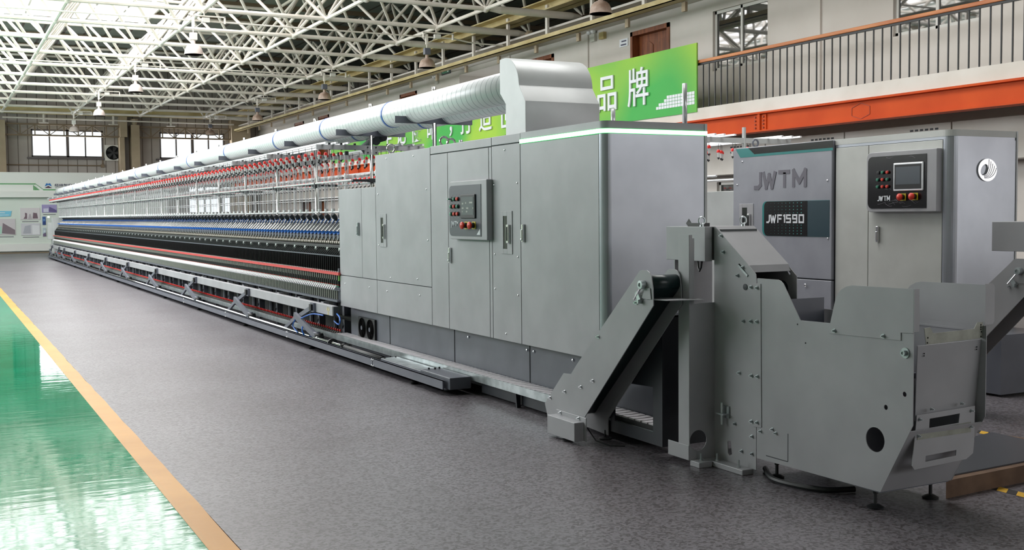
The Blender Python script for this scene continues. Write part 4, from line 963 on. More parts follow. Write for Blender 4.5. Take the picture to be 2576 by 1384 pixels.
# ------------------------------------------------------------------ slat belt with peg trays beside the machine
sb = thing('bobbin_transport_belt', (4.02, 20, 0), 'low slat belt with red bobbin pegs along the foot of the machine', 'conveyor')
MB().box(3.925, 3.94, 6.36, YM-.06, .115, .178).box(3.94, 4.095, 5.68, YM-.06, .12, .135).build('side_rail', 'galv', sb)
MB().box(3.94, 4.095, 5.68, YM-.06, .135, .165).build('belt_base', 'iron', sb)
NSL = int((12.0-5.7)/.075); s0 = None; ss = MB()
sl = lambda: MB().prism([(3.945, -.028), (3.945, .03), (4.02, .02), (4.09, .034), (4.09, -.026), (4.02, -.036)], 2, .166, .176)
for k in range(NSL):
    y = 5.73+.075*k
    if s0 is None: s0 = sl().build('slat', 'slat', sb, loc=(0, y, 0)); y00 = y
    else: copy_part(s0, sb, (0, y-y00, 0))
p0 = None; ps = MB()
pegs = lambda: MB().lathe([(.02, .166), (.02, .176), (.008, .178), (.008, .188)], (4.02, 0, 0), 8)
pcap = lambda: MB().lathe([(.009, .188), (.0105, .194), (.0105, .204), (.006, .214), (.001, .216)], (4.02, 0, 0), 8)
pst, pcs = MB(), MB()
for k in range(NS):
    y = 12.03+.075*k
    if k < 100:
        if p0 is None: p0 = pegs().build('peg_tray', 'dull_steel', sb, loc=(0, y, 0)); pcap().build('peg', 'red', p0, loc=(0, y, 0)); y00 = y
        else: copy_part(p0, sb, (0, y-y00, 0))
    else: pst.merge(pegs(), (0, y, 0)); pcs.merge(pcap(), (0, y, 0))
tag(pst.build('peg_tray_row', 'dull_steel', sb), kind='stuff'); tag(pcs.build('peg_row', 'red', sb), kind='stuff')
br0 = None
for y in (7.55, 9.9, 13.0, 16.0, 19.0, 22.0, 25.0):
    if br0 is None: br0 = MB().prism([(3.94, .0), (3.972, .0), (3.972, .118), (3.93, .118), (3.93, .1)], 1, -.01, .01).build('support_bracket', 'navy_paint', sb, loc=(0, y, 0))
    else: copy_part(br0, sb, (0, y-7.55, 0))

# ------------------------------------------------------------------ doffing unit: floor channel, rods, scissor levers, gripper beam
du = thing('doffing_unit', (3.75, 20, 0), 'grey floor channel with push rods, scissor levers and long pale gripper beam', 'doffing unit')
YD = 45.6
MB().box(3.68, 3.692, 8.38, YD, .04, .125).box(3.68, 3.7, 8.38, YD, .12, .125).build('channel', 'slate_paint', du)
MB().box(3.68, 3.9, 8.38, YD, .04, .05).build('channel_floor', 'dark_paint', du)
m = MB(); 
for y in (10.05, 13.0, 16.2, 19.3): 
    for dy in (-.02, .02):
        m.lathe([(.001, -.008), (.008, -.005), (.009, 0)], (3.68, y+dy, .055), 8, 0).lathe([(.001, -.008), (.008, -.005), (.009, 0)], (3.68, y+dy, .112), 8, 0)
m.build('channel_screws', 'chrome', du)
MB().box(3.6785, 3.6805, 10.046, 10.054, .04, .125).build('channel_joint', 'matte_black', du)
f0 = None
for k in range(12):
    y = 8.75+3.06*k if k else 12.14-3.05
    if f0 is None: f0 = MB().lathe([(.03, 0), (.035, .01), (.028, .04)], (3.72, 0, 0), 10).build('foot', 'matte_black', du, loc=(0, y, 0)); y00 = y
    else: copy_part(f0, du, (0, 9.09+3.05*k-y00, 0))
m = MB().tube((3.755, 11.1, .124), (3.755, YD-.2, .124), .016, 10).tube((3.755, 12.0, .124), (3.755, 12.3, .124), .022, 10); m.build('push_rod', 'chrome', du)
MB().tube((3.755, 11.1, .124), (3.755, 9.98, .12), .026, 12).build('cylinder', 'iron', du)
MB().lathe([(.031, -.03), (.031, .03)], (3.755, 11.12, .124), 12, 1).box(3.72, 3.82, 11.1, 11.14, .1, .15).build('cylinder_clamp', 'iron', du)
MB().lathe([(.06, -.012), (.06, .012), (.018, .012)], (3.755, 11.5, .115), 18, 1).build('stop_disc', 'iron', du)
MB().box(3.735, 3.91, 8.95, 10.0, .05, .13).box(3.72, 3.915, 8.32, 8.95, .05, .15).build('drive_housing', 'dark_paint', du, .005)
MB().box(3.74, 3.905, 9.0, 9.97, .13, .134).build('housing_lid', 'galv', du)
m = MB()
for (x, y) in ((3.78, 8.9), (3.83, 8.88), (3.88, 8.9), (3.76, 9.93), (3.88, 9.95)): m.lathe([(.009, .15 if y < 8.95 else .13), (.009, .165 if y < 8.95 else .143)], (x, y, 0), 8)
m.build('lid_bolts', 'iron', du)
MB().box(3.82, 3.88, 11.68, YM-.3, .4, .51).build('gripper_beam', 'grey_paint', du, .004)
MB().box(3.823, 3.885, 11.65, 11.68, .403, .507).build('beam_end_cap', 'rubber', du, .006)
m = MB()
for (y, z) in ((11.86, .47), (11.80, .47), (11.83, .425)): m.prism([(y-.022, z-.018), (y+.022, z-.018), (y, z+.024)], 0, 3.8185, 3.8205)
m.build('warning_triangles', 'yellow', du)
m = MB()
for (y, z) in ((11.86, .468), (11.80, .468), (11.83, .423)): m.prism([(y-.012, z-.011), (y+.012, z-.011), (y, z+.013)], 0, 3.8175, 3.819)
m.build('warning_marks', 'cream', du)
def lever():
    m = MB().bar((3.79, 0, .45), (3.765, .62, .27), .03, .05).bar((3.765, .62, .27), (3.765, 1.02, .13), .03, .045)
    m.bar((3.735, .5, .33), (3.755, -.2, .155), .035, .07).tube((3.72, .46, .315), (3.80, .46, .315), .03, 10).tube((3.735, -.22, .15), (3.81, -.22, .15), .04, 12); return m
lv0 = None
for k, y in enumerate((12.34, 15.36, 18.9, 22.6, 26.3, 30.0, 33.6, 37.2, 40.5, 42.3, 45.0)):
    if lv0 is None:
        lv0 = lever().build('scissor_lever', 'slate_paint', du, loc=(0, y, 0)); y00 = y
        MB().box(3.775, 3.82, -.06, .07, .4, .505).build('clamp_plate', 'slate_paint', lv0, .004, loc=(0, y, 0)) if False else MB().box(3.79, 3.82, -.06, .07, .4, .505).build('clamp_plate', 'slate_paint', lv0, loc=(0, y, 0))
        MB().box(3.765, 3.79, -.035, .035, .42, .49).build('clamp_block', 'black', lv0, loc=(0, y, 0))
        MB().lathe([(.04, -.05), (.04, .05)], (3.785, -.25, .135), 12, 0).build('rod_knuckle', 'black', lv0, loc=(0, y, 0))
    else: copy_part(lv0, du, (0, y-y00, 0))
m = MB().path([(3.8, 11.95, .39), (3.78, 12.3, .38), (3.74, 12.6, .31)], .008, 6, 6).path([(3.72, 12.78, .28), (3.71, 12.85, .2), (3.73, 12.72, .13)], .008, 6, 6).path([(3.72, 12.5, .22), (3.71, 12.47, .17), (3.73, 12.45, .12)], .008, 6, 4).path([(3.85, 11.62, .43), (3.84, 11.5, .4), (3.83, 11.46, .35), (3.84, 11.55, .32), (3.86, 11.75, .34)], .008, 6, 6)
m.build('air_hose', 'hose_blue', du)
# ================================================================== inclined conveyor, bobbin hopper and the second machine
from mathutils.geometry import tessellate_polygon
def ray(px, py): return rt*((px-1288)/FPX)-up*((py-692)/FPX)+fw
def onX(px, py, x): d = ray(px, py); p = d*(x/d.x); return (p.y, p.z+CAMZ)
def onY(px, py, y): d = ray(px, py); p = d*(y/d.y); return (p.x, p.z+CAMZ)
def onZ(px, py, z): d = ray(px, py); p = d*((z-CAMZ)/d.z); return (p.x, p.y)
def circ(c, r, n=20): return [(c[0]+r*math.cos(2*PI*i/n), c[1]+r*math.sin(2*PI*i/n)) for i in range(n)]
def plate(mb, outline, axis, a0, a1, holes=()):
    """sheet with real cut-outs"""
    loops = [outline]+list(holes); flat = [p for l in loops for p in l]; n = len(flat)
    tris = tessellate_polygon([[Vector((p[0], p[1], 0)) for p in l] for l in loops])
    def P(q, a): return (a, q[0], q[1]) if axis == 0 else ((q[0], a, q[1]) if axis == 1 else (q[0], q[1], a))
    vs = [P(q, a0) for q in flat]+[P(q, a1) for q in flat]
    fs = [tuple(t) for t in tris]+[tuple(n+k for k in reversed(t)) for t in tris]; b = 0
    for l in loops:
        k = len(l)
        for i in range(k): fs.append((b+i, b+(i+1) % k, n+b+(i+1) % k, n+b+i))
        b += k
    mb._add(vs, fs); return mb
def bolt_part(par, c, axis, sgn=-1, r=.011, key='galv'):
    hexbolt(MB(), c, axis, sgn, r).build('bolt', key, par)
def hexbolt(mb, c, axis, sgn=-1, r=.011):
    mb.lathe([(r*1.5, 0), (r*1.5, sgn*.003), (r, sgn*.003), (r, sgn*.012), (r*.5, sgn*.012), (r*.5, sgn*.02)], c, 6, axis); return mb

STROKES = {'J': [[(.62, 1), (.62, .22), (.45, .06), (.12, .06)]], 'W': [[(.05, 1), (.28, .04), (.5, .8), (.72, .04), (.97, 1)]], 'T': [[(0, .93), (.86, .93)], [(.46, .9), (.46, 0)]],
 'M': [[(.08, 0), (.08, .97), (.5, .3), (.92, .97), (.92, 0)]], 'F': [[(.1, 0), (.1, .93), (.8, .93)], [(.1, .5), (.7, .5)]], '1': [[(.08, .86), (.32, .93), (.32, 0)]],
 '5': [[(.78, .93), (.1, .93), (.1, .52), (.76, .52), (.76, .07), (.06, .07)]], '9': [[(.76, .5), (.1, .5), (.1, .93), (.76, .93), (.76, .07), (.12, .07)]], '0': [[(.1, .07), (.1, .93), (.8, .93), (.8, .07), (.02, .07)]]}
ADV = {'J': .72, 'W': 1.1, 'T': .95, 'M': 1.1, 'F': .86, '1': .5, '5': .95, '9': .95, '0': .95}
def stroke_text(txt, x, y0, z0, W, H, th):
    """bold technical lettering on a sheet facing -X; y0 = left end"""
    tot = sum(ADV[c] for c in txt); u = W/tot; m = MB(); cur = 0
    for ch in txt:
        for pl in STROKES[ch]:
            P = [(y0-u*(cur+p[0]*.92), z0+H*p[1]) for p in pl]
            for i in range(len(P)-1):
                a, b = Vector(P[i]), Vector(P[i+1]); d = (b-a).normalized()*th*.42
                if i > 0: a = a-d
                if i < len(P)-2: b = b+d
                m.bar((x-.0008*i, a.x, a.y), (x-.0008*i, b.x, b.y), th, .003, (1, 0, 0))
        cur += ADV[ch]
    return m
m = plate(MB(), [(5.56, .06), (6.15, .06), (6.15, .46), (5.79, .87), (5.56, .87)], 0, 3.911, 3.918, ([(5.66, .135), (6.1, .135), (6.1, .40), (5.66, .42)],))
m.box(3.918, 4.6, 5.56, 5.57, .06, .87).box(3.918, 4.6, 5.56, 5.79, .86, .87); m.build('outlet_housing', 'navy_paint', sp)
# ------------------------------------------------------------------ inclined conveyor
ic = thing('incline_conveyor', (3.8, 6.0, 0), 'grey inclined belt conveyor with dark roller in front of the green-lit headstock', 'conveyor')
OUT = [(6.66, .19), (6.60, .05), (6.165, .03), (6.165, .14), (5.345, .96), (5.35, 1.06), (5.365, 1.13), (5.385, 1.152), (5.41, 1.163), (5.465, 1.163), (5.49, 1.155), (5.51, 1.135), (6.228, .508), (6.301, .437), (6.40, .43)]
slot = [(5.40, 1.055), (5.42, 1.075), (5.395, 1.105), (5.38, 1.095)]
m = plate(MB(), OUT, 0, 3.697, 3.703); m.build('side_plate', 'grey_paint', ic)
m = plate(MB(), OUT, 0, 3.899, 3.905); m.build('side_plate', 'grey_paint', ic)
MB().tube((3.705, 5.405, 1.085), (3.897, 5.405, 1.085), .05, 24).build('head_roller', 'belt', ic)
MB().tube((3.705, 6.35, .2), (3.897, 6.35, .2), .05, 20).build('tail_roller', 'belt', ic)
d_ = Vector((0, 6.35-5.405, .2-1.085)).normalized(); nrm = Vector((0, -d_.z, d_.y))
a, b = Vector((0, 5.405, 1.085)), Vector((0, 6.35, .2))
m = MB()
for sgn in (-1, 1):
    p, q = a+nrm*sgn*.05, b+nrm*sgn*.05
    m.bar((3.80, p.y, p.z), (3.80, q.y, q.z), .185, .005, tuple(nrm))
m.build('belt', 'belt', ic)
m = MB().bar((3.80, 5.5, .99), (3.80, 6.3, .245), .18, .07, tuple(nrm)); m.build('belt_bed', 'iron', ic)
m = plate(MB(), [(3.69, 5.40), (3.70, 5.44), (3.895, 5.44), (3.896, 5.284), (3.96, 5.272), (3.95, 5.185), (3.73, 5.25)], 2, .992, .995)
m.prism([(5.36, .995), (5.46, .995), (5.41, 1.06), (5.37, 1.06)], 0, 3.69, 3.694); m.build('delivery_lip', 'grey_paint', ic)
MB().box(3.62, 3.697, 6.13, 6.49, .02, .144).box(3.69, 3.697, 6.10, 6.49, .02, .175).build('gear_cover', 'grey_paint', ic, .003)
m = MB()
for (y, z) in ((5.95, .72), (6.17, .37), (6.02, .43), (6.38, .31), (6.58, .24), (5.46, .99), (5.52, .965), (6.43, .16), (6.19, .16)):
    bolt_part(ic, (3.697 if z > .17 else 3.69, y, z), 0, -1, .008, 'chrome')
tn = MB().lathe([(.026, 0), (.026, -.035), (.012, -.036), (.012, -.03)], (3.697, 5.435, 1.078), 10, 0).build('tension_block', 'galv', ic)
MB().tube((3.68, 5.45, 1.06), (3.68, 5.52, .985), .006, 8).build('tension_screw', 'chrome', tn)
MB().bar((3.68, 5.5, 1.03), (3.68, 5.465, .985), .03, .005, (1, 0, 0)).box(3.665, 3.697, 5.455, 5.47, .965, .99).build('tension_bracket', 'galv', tn)
MB().tube((3.66, 6.28, .012), (3.66, 6.28, .06), .006, 8).lathe([(.045, 0), (.045, .008), (.02, .014), (.001, .014)], (3.66, 6.28, 0), 18).build('levelling_foot', 'iron', ic)
MB().tube((3.9, 6.2, .012), (3.9, 6.2, .06), .006, 8).lathe([(.045, 0), (.045, .008), (.02, .014), (.001, .014)], (3.9, 6.2, 0), 18).build('levelling_foot', 'iron', ic)
MB().path([(3.72, 6.13, .1), (3.74, 6.06, .03), (3.78, 5.95, .012), (3.86, 5.9, .01)], .004, 6).build('cable', 'black', ic)

# ------------------------------------------------------------------ bobbin hopper: chute tower and collecting bin
bh = thing('bobbin_hopper', (4.35, 4.5, 0), 'grey sheet-metal bobbin bin with chute tower and round hole, nearest to the camera', 'bobbin bin')
PX = 4.10
bn = lambda pts, x: [onX(a, b, x) for a, b in pts]
out = [(5.28, 1.417), (4.974, 1.197), (4.912, 1.149), (4.905, 1.09), (4.905, .03), (5.29, .03), (5.29, 1.417)]
slot1 = bn([(1857, 664), (1861, 663), (1884, 694), (1881, 698)], PX); slot2 = bn([(1831, 1110), (1839, 1110), (1842, 1143), (1836, 1146), (1832, 1140)], PX)
m = plate(MB(), out, 0, PX-.002, PX+.002, (slot1, slot2)); m.build('chute_side_plate', 'grey_paint', bh)
m = MB().bar((PX-.004, *onX(1859, 667, PX)), (PX-.004, *onX(1882, 694, PX)), .012, .008, (1, 0, 0)); m.build('slot_bolt', 'galv', bh)
MB().box(4.02, 4.10, 4.93, 5.29, 0, .032).build('base_flange', 'grey_paint', bh, .004)
out = [(5.28, 1.417), (4.974, 1.19), (4.90, 1.13), (4.89, .5), (5.29, .5), (5.29, 1.417)]
m = plate(MB(), out, 0, 4.388, 4.392, (bn([(1978, 676), (1984, 681), (1990, 690), (1986, 691)], 4.39),)); m.build('chute_side_plate', 'grey_paint', bh)
m = MB(); m._add([(PX, 5.28, 1.417), (4.392, 5.28, 1.417), (4.392, 4.974, 1.197), (PX, 4.974, 1.197), (PX, 5.28, 1.412), (4.392, 5.28, 1.412), (4.392, 4.976, 1.193), (PX, 4.976, 1.193)], [(0, 1, 2, 3), (7, 6, 5, 4), (0, 4, 5, 1), (1, 5, 6, 2), (2, 6, 7, 3), (3, 7, 4, 0)])
m.prism([(4.974, 1.197), (4.95, 1.158), (4.953, 1.156), (4.977, 1.193)], 0, PX, 4.392); m.box(PX, 4.392, 5.28, 5.7, 1.412, 1.417).box(PX, 4.392, 5.69, 5.7, .89, 1.412); m.build('chute_cover', 'grey_paint', bh)
MB().box(4.11, 4.38, 5.24, 5.28, .3, 1.40).tube((4.104, 5.02, 1.05), (4.386, 5.02, 1.05), .05, 20).build('chute_belt', 'belt', bh)
# post behind the chute
hole = circ(onY(1756, 1108, 5.29), .062, 24)
m = plate(MB(), [(3.915, .03), (4.1, .03), (4.1, .965), (3.915, .965)], 1, 5.288, 5.292, (hole,)); m.box(3.913, 3.917, 5.29, 5.395, .03, 1.37)
m.box(3.915, 3.95, 5.288, 5.292, .965, 1.35).box(3.915, 3.935, 5.288, 5.292, 1.35, 1.37); m.build('back_post', 'grey_paint', bh)
MB().box(3.92, 4.015, 5.20, 5.29, 0, .032).box(3.91, 3.915, 5.29, 5.5, .03, .12).build('post_flange', 'grey_paint', bh, .003)
m = MB()
for p in ((1816, 593), (1821, 634), (1870, 673), (1857, 693), (1892, 722), (1907, 724), (1892, 808), (1907, 809), (1893, 945), (1908, 947), (1893, 1060), (1907, 1063), (1872, 808), (1861, 938), (1850, 1066), (1893, 1098), (1867, 1135), (1893, 1142)):
    y, z = onX(*p, PX); bolt_part(bh, (PX-(.006 if p[0] > 1888 and z > .28 else .002), y, z), 0, -1, .0085)
for (x, y) in ((4.05, 5.0), (4.05, 5.2), (3.97, 5.25)): MB().lathe([(.012, .032), (.012, .04), (.006, .04), (.006, .075)], (x, y, 0), 8).build('anchor_bolt', 'galv', bh)
m = plate(MB(), [(4.943, 1.098), (4.867, 1.097), (4.857, .284), (4.93, .275)], 0, PX-.006, PX-.002); m.build('joint_plate', 'grey_paint', bh)
MB().lathe([(.018, 0), (.018, -.004), (.001, -.005)], (PX-.002, *onX(1876, 722, PX)), 14, 0).build('rubber_grommet', 'rubber', bh)
MB().box(PX-.05, PX-.004, 5.145, 5.215, .31, .318).box(PX-.012, PX-.002, 5.14, 5.22, .29, .36).tube((PX-.03, 5.18, .25), (PX-.03, 5.18, .38), .008, 8).build('sensor_bracket', 'galv', bh)
# control box on the tower with a black sensor, cable and lifting eyes
cb = MB().box(4.038, 4.09, 5.30, 5.695, 1.21, 1.417).box(4.09, 4.385, 5.32, 5.69, 1.215, 1.412).build('control_box', 'grey_paint', bh, .003)
MB().box(4.06, 4.12, 5.36, 5.5, 1.417, 1.438).bar((4.08, 5.5, 1.42), (4.08, 5.53, 1.45), .04, .004, (1, 0, 0)).build('sensor', 'black', bh, .003)
MB().path([(4.06, 5.40, 1.21), (4.06, 5.395, 1.17), (4.05, 5.37, 1.15), (4.05, 5.355, 1.17), (4.06, 5.36, 1.21)], .006, 6).build('cable', 'black', bh)
for (x, y) in ((4.06, 5.36), (4.34, 5.32)): MB().torus((x, y, 1.452), .022, .006, 1, 18, 6).lathe([(.014, 1.417), (.012, 1.43)], (x, y, 0), 10).build('lifting_eye', 'galv', bh)
# bin
OUTB = [(4.90, .10), (3.968, .109), (3.767, .473), (3.767, .925), (4.333, .92), (4.546, .917), (4.68, 1.105), (4.70, 1.12), (4.725, 1.127), (4.90, 1.127)]
hs = (circ((4.005, .365), .062, 28), circ((3.82, .618), .013, 12), circ((3.937, .537), .013, 12))
plate(MB(), OUTB, 0, PX-.002, PX+.002, hs).build('bin_side_plate', 'grey_paint', bh)
OUTR = [(4.90, .10), (3.968, .109), (3.767, .473), (3.767, .925), (4.90, .93)]
plate(MB(), OUTR, 0, 4.598, 4.602).build('bin_side_plate', 'grey_paint', bh)
G = [(4.333, .867), (3.843, .876), (3.843, .914), (3.765, .919), (3.765, 1.129), (4.166, 1.125), (4.205, 1.117), (4.24, 1.1), (4.265, 1.077), (4.28, 1.05)]
m = plate(MB(), G, 0, PX-.0065, PX-.0025); m.box(PX-.006, PX+.028, 3.761, 3.765, .925, 1.129); m.build('guard_plate', 'grey_paint', bh)
m = plate(MB(), [(p[0]+.02, p[1]) for p in G], 0, 4.606, 4.610); m.prism([(4.606, .93), (4.66, .93), (4.672, .945), (4.672, 1.12), (4.66, 1.133), (4.606, 1.133)], 1, 3.781, 3.785).box(4.59, 4.607, 3.83, 4.4, .895, .905); m.build('guard_plate', 'grey_paint', bh)
m = MB()
for p in ((2102, 832), (2225, 845)): bolt_part(bh, (PX-.0065, *onX(*p, PX)), 0, -1, .008)
m.lathe([(.026, 0), (.026, -.005), (.014, -.005), (.014, -.022), (.007, -.022), (.007, -.018)], (PX-.002, 3.815, .819), 14, 0)
for p in ((1914, 1085), (1944, 1080), (1953, 1090)): bolt_part(bh, (PX-.002, *onX(*p, PX)), 0, -1, .007)
m.build('pivot_bolt', 'galv', bh)
m = MB()
for p in ((2007, 816), (2027, 863)): m.lathe([(.005, -.0006), (.001, -.001)], (PX-.002, *onX(*p, PX)), 8, 0)
m.build('rivet_holes', 'black', bh)
m = MB().box(PX-.0025, PX-.0015, 4.636, 4.642, .13, .285).box(PX-.0025, PX-.0015, 4.64, 4.82, .127, .132); m.build('hatch_seam', 'seam', bh)
MB().box(4.11, 4.59, 3.98, 4.9, .10, .105).box(4.12, 4.58, 4.88, 4.89, .11, 1.0).prism([(3.9, .7), (3.91, .7), (4.6, .5), (4.6, .49)], 0, 4.11, 4.59).build('dark_bin_inside', 'dark_paint', bh)  # dark sheets added inside so the bin's holes look black
MB().prism([(3.97, .108), (3.785, .44), (3.79, .443), (3.975, .111)], 0, 4.102, 4.598).build('bin_front_slope', 'grey_paint', bh)
fy0, fy1 = 3.795, 3.83
m = MB(); q = [onY(2309, 871, fy0), onY(2476, 853, fy0), onY(2450, 1035, fy1), onY(2302, 1060, fy1)]
m._add([(q[0][0], fy0, q[0][1]), (q[1][0], fy0, q[1][1]), (q[2][0], fy1, q[2][1]), (q[3][0], fy1, q[3][1]), (q[0][0], fy0+.006, q[0][1]), (q[1][0], fy0+.006, q[1][1]), (q[2][0], fy1+.006, q[2][1]), (q[3][0], fy1+.006, q[3][1])], [(0, 1, 2, 3), (7, 6, 5, 4), (0, 4, 5, 1), (1, 5, 6, 2), (2, 6, 7, 3), (3, 7, 4, 0)])
m.build('bin_front_panel', 'grey_paint', bh)
fd = 3.80
q = [onY(a, b, fd) for a, b in ((2306, 1045), (2452, 1021), (2450, 1110), (2447, 1140), (2430, 1155), (2300, 1182), (2294, 1172))]
s1 = [onY(a, b, fd) for a, b in ((2338, 1053), (2414, 1040), (2411, 1064), (2336.6, 1077))]; s2 = [onY(a, b, fd) for a, b in ((2328, 1147), (2405, 1132), (2404, 1146), (2327, 1162))]
dr = plate(MB(), q, 1, fd-.002, fd+.002, (s1, s2)).build('drop_door', 'grey_paint', bh)
q = [onY(a, b, fd) for a, b in ((2307, 1085), (2441, 1061), (2441, 1087), (2306, 1107))]; MB().prism(q, 1, fd-.004, fd-.002).build('door_band', 'zinc', dr)
m = MB()
for p in ((2341, 1029), (2417, 1015), (2312, 1055), (2442, 1033), (2309, 1097), (2440, 1073)): hexbolt(m, (onY(*p, fd)[0], fd-.003, onY(*p, fd)[1]), 1, -1, .006)
m.build('door_bolts', 'galv', dr)
fb_ = 3.79
q = [onY(2180+a/6.29, 780+b/6.29, fb_) for a, b in ((940, 550), (910, 290), (1005, 275), (1050, 370), (1700, 300), (1750, 195), (1835, 190), (1860, 440))]
br = plate(MB(), q, 1, fb_-.0015, fb_+.0015).build('slotted_bracket', 'zinc', bh)
m = MB()
for a, b in ((1805, 235), (1803, 270), (1803, 305), (1812, 345), (1805, 420), (965, 440), (958, 520)): c = onY(2180+a/6.29, 780+b/6.29, fb_); m.lathe([(.0045, -.0004), (.001, -.0008)], (c[0], fb_-.0015, c[1]), 8, 1)
m.build('bracket_holes', 'matte_black', br)
m = MB()
for a, b in ((910, 690), (907, 727), (1743, 585), (1740, 622)): c = onY(2180+a/6.29, 780+b/6.29, fy0); m.lathe([(.004, -.006), (.001, -.0065)], (c[0], fy0+.005, c[1]), 8, 1)
m.build('panel_holes', 'matte_black', bh)
for (x, y) in ((4.16, 4.06), (4.55, 4.06), (4.16, 4.8), (4.55, 4.8)):
    MB().tube((x, y, .01), (x, y, .105), .009, 8).lathe([(.014, .075), (.014, .09)], (x, y, 0), 6).lathe([(.04, 0), (.042, .008), (.02, .02), (.001, .022)], (x, y, 0), 18).build('levelling_foot', 'iron', bh)

# twin conveyor and hopper of the second machine at the right edge
OFF = Vector((2.9, -.3, 0))
copy_thing(ic, ic.location+OFF, 'inclined conveyor at the right edge, in front of the second machine')
b2 = copy_thing(bh, bh.location+OFF, 'bobbin bin with wide control box at the right edge beside the second machine')
for ch in b2.children:
    if ch.name.startswith('control_box'):
        ch.data = ch.data.copy()
        for v in ch.data.vertices:
            if v.co.x < 4.06-bh.location.x+.001 and v.co.x < -.3: v.co.x -= .31
hz = [onZ(a, b, .02) for a, b in ((1925, 1178), (1945, 1204), (2010, 1222), (2080, 1232), (2150, 1230))]
tag(MB().path([(p[0], p[1], .018) for p in hz], .016, 8, 6).build('floor_hose', 'iron'), 'dark hose lying on the floor under the near bin', 'hose')

# ------------------------------------------------------------------ second spinning machine
X2, E2, R2, T2 = 7.4, 6.42, 8.19, 2.165
s2_ = thing('spinning_frame', (7.8, 8, 0), 'second grey spinning machine behind, with large decal panel and round white emblem', 'spinning machine')
XF_old = XF; XF = X2
def panel2(nm, y0, y1, z0, z1, key='warm_grey_brightened', x=X2, par=None, th=.018): return MB().box(x, x+th, y0+.002, y1-.002, z0+.002, z1-.002).build(nm, key, par or s2_, .003)
MB().box(X2+.012, R2-.01, 6.5, 9.19, .5, T2-.01).box(X2+.012, R2-.01, 9.2, 10.4, .5, 1.715).build('carcass', 'seam', s2_)
MB().box(X2+.01, R2, 6.5, 9.2, T2-.012, T2).box(X2+.01, R2, 9.2, 10.4, 1.715, 1.727).box(R2-.012, R2, 6.5, 9.2, .4, T2).box(X2, R2, 9.188, 9.2, 1.7, T2).build('cover_sheets', 'warm_grey_brightened', s2_)
def corner2(z0, z1, y0, off=0.0):
    r = .09+off; cx_, cy_ = X2+.09, E2+.09; t_ = .012
    o = [(X2-off, y0)]+[(cx_-r*math.cos(math.radians(90*i/8)), cy_-r*math.sin(math.radians(90*i/8))) for i in range(9)]+[(R2, E2-off)]
    n_ = [(R2, E2-off+t_)]+[(cx_-(r-t_)*math.cos(math.radians(90-90*i/8)), cy_-(r-t_)*math.sin(math.radians(90-90*i/8))) for i in range(9)]+[(X2-off+t_, y0)]
    return MB().prism(o+n_, 2, z0, z1)
corner2(.5, 2.088, 6.51).build('end_sheet', 'silver_paint', s2_)
corner2(2.112, T2, 7.75).build('top_band', 'warm_grey_brightened', s2_)
corner2(2.088, 2.112, 7.75, -.004).build('trim_strip', 'silver_paint', s2_)
MB().box(R2-.018, R2, E2-.006, E2, .5, T2).build('edge_flange', 'hood_paint', s2_)
MB().box(X2+.1, R2-.02, E2+.03, 6.52, .5, 2.1).build('end_backing', 'seam', s2_)
d2 = panel2('cabinet_door', 6.514, 7.335, .5, 2.086); panel2('side_panel', 7.338, 7.745, .5, 2.086)
m = MB().box(X2-.022, X2, 7.2, 7.226, 1.225, 1.365).box(X2-.03, X2-.02, 7.205, 7.221, 1.24, 1.32); m.build('door_handle', 'chrome', d2, .003)
jp = MB().box(X2-.03, X2+.01, 7.762, 9.195, .862, 2.16).build('decal_panel', 'decal_paint', s2_, .006)
MB().box(X2-.03, X2+.01, 7.762, 9.195, .5, .853).build('lower_panel', 'decal_paint', s2_, .006)
MB().lathe([(.016, -.012), (.012, -.014), (.001, -.01)], (X2-.03, *onX(2028, 718, X2-.03)), 12, 0).build('lock', 'chrome', s2_)
xj = X2-.03
z4 = lambda pts: [onX(1740+a/3.296, 300+b/3.296, xj) for a, b in pts]
MB().prism(z4([(470, 240), (1172, 175), (1172, 235), (520, 290)]), 0, xj-.002, xj).build('black_band', 'panel_black', jp)
MB().prism(z4([(364, 248), (470, 240), (520, 290), (1172, 235), (1172, 258), (405, 320)]), 0, xj-.0015, xj).build('teal_band', 'teal', jp)
stroke_text('JWTM', xj-.001, 8.885, 1.737, .825, .165, .04).build('large_lettering', 'letter_grey', jp)
def rr_left(y0, y1, z0, z1, R): return [(y0, z0), (y0, z1)]+arc(y1-R, z1-R, R, 90, 0, 6)+arc(y1-R, z0+R, R, 0, -90, 6)
MB().prism(rr_left(7.79, 8.735, 1.262, 1.606, .06), 0, xj-.002, xj).build('teal_plate', 'teal', jp)
MB().prism(rr_left(8.08, 8.705, 1.264, 1.604, .05), 0, xj-.004, xj-.002).build('black_plate', 'panel_black', jp)
MB().box(xj-.0035, xj-.002, 7.79, 8.08, 1.264, 1.604).build('dark_plate', 'teal_dark', jp)
m = MB()
for c_ in range(10):
    for r_ in range(8):
        z = 1.585-.032*r_ if r_ < 4 else 1.37-.028*(r_-4)
        s_ = .0015+.00065*c_; y = 8.655-.0545*c_; m.lathe([(s_, -.0006), (.0003, -.0008)], (xj-.004, y, z), 8, 0)
m.build('dot_pattern', 'teal', jp)
stroke_text('JWF1590', xj-.006, 8.675, 1.393, .565, .08, .017).build('model_lettering', 'letter_white', jp)
m = MB()
for p in ((2082, 454), (2083, 600), (1855, 465), (1868, 407)): m.lathe([(.001, -.008), (.009, -.005), (.01, 0)], (xj, *onX(*p, xj)), 10, 0)
m.build('screws', 'chrome', jp)
XF = xj; sight_window(8.87, 9.09, 1.25, 1.587, jp); XF = X2
MB().torus((7.5, 9.0, T2+.045), .035, .01, 1, 18, 8).build('lifting_eye', 'slate_paint', s2_)
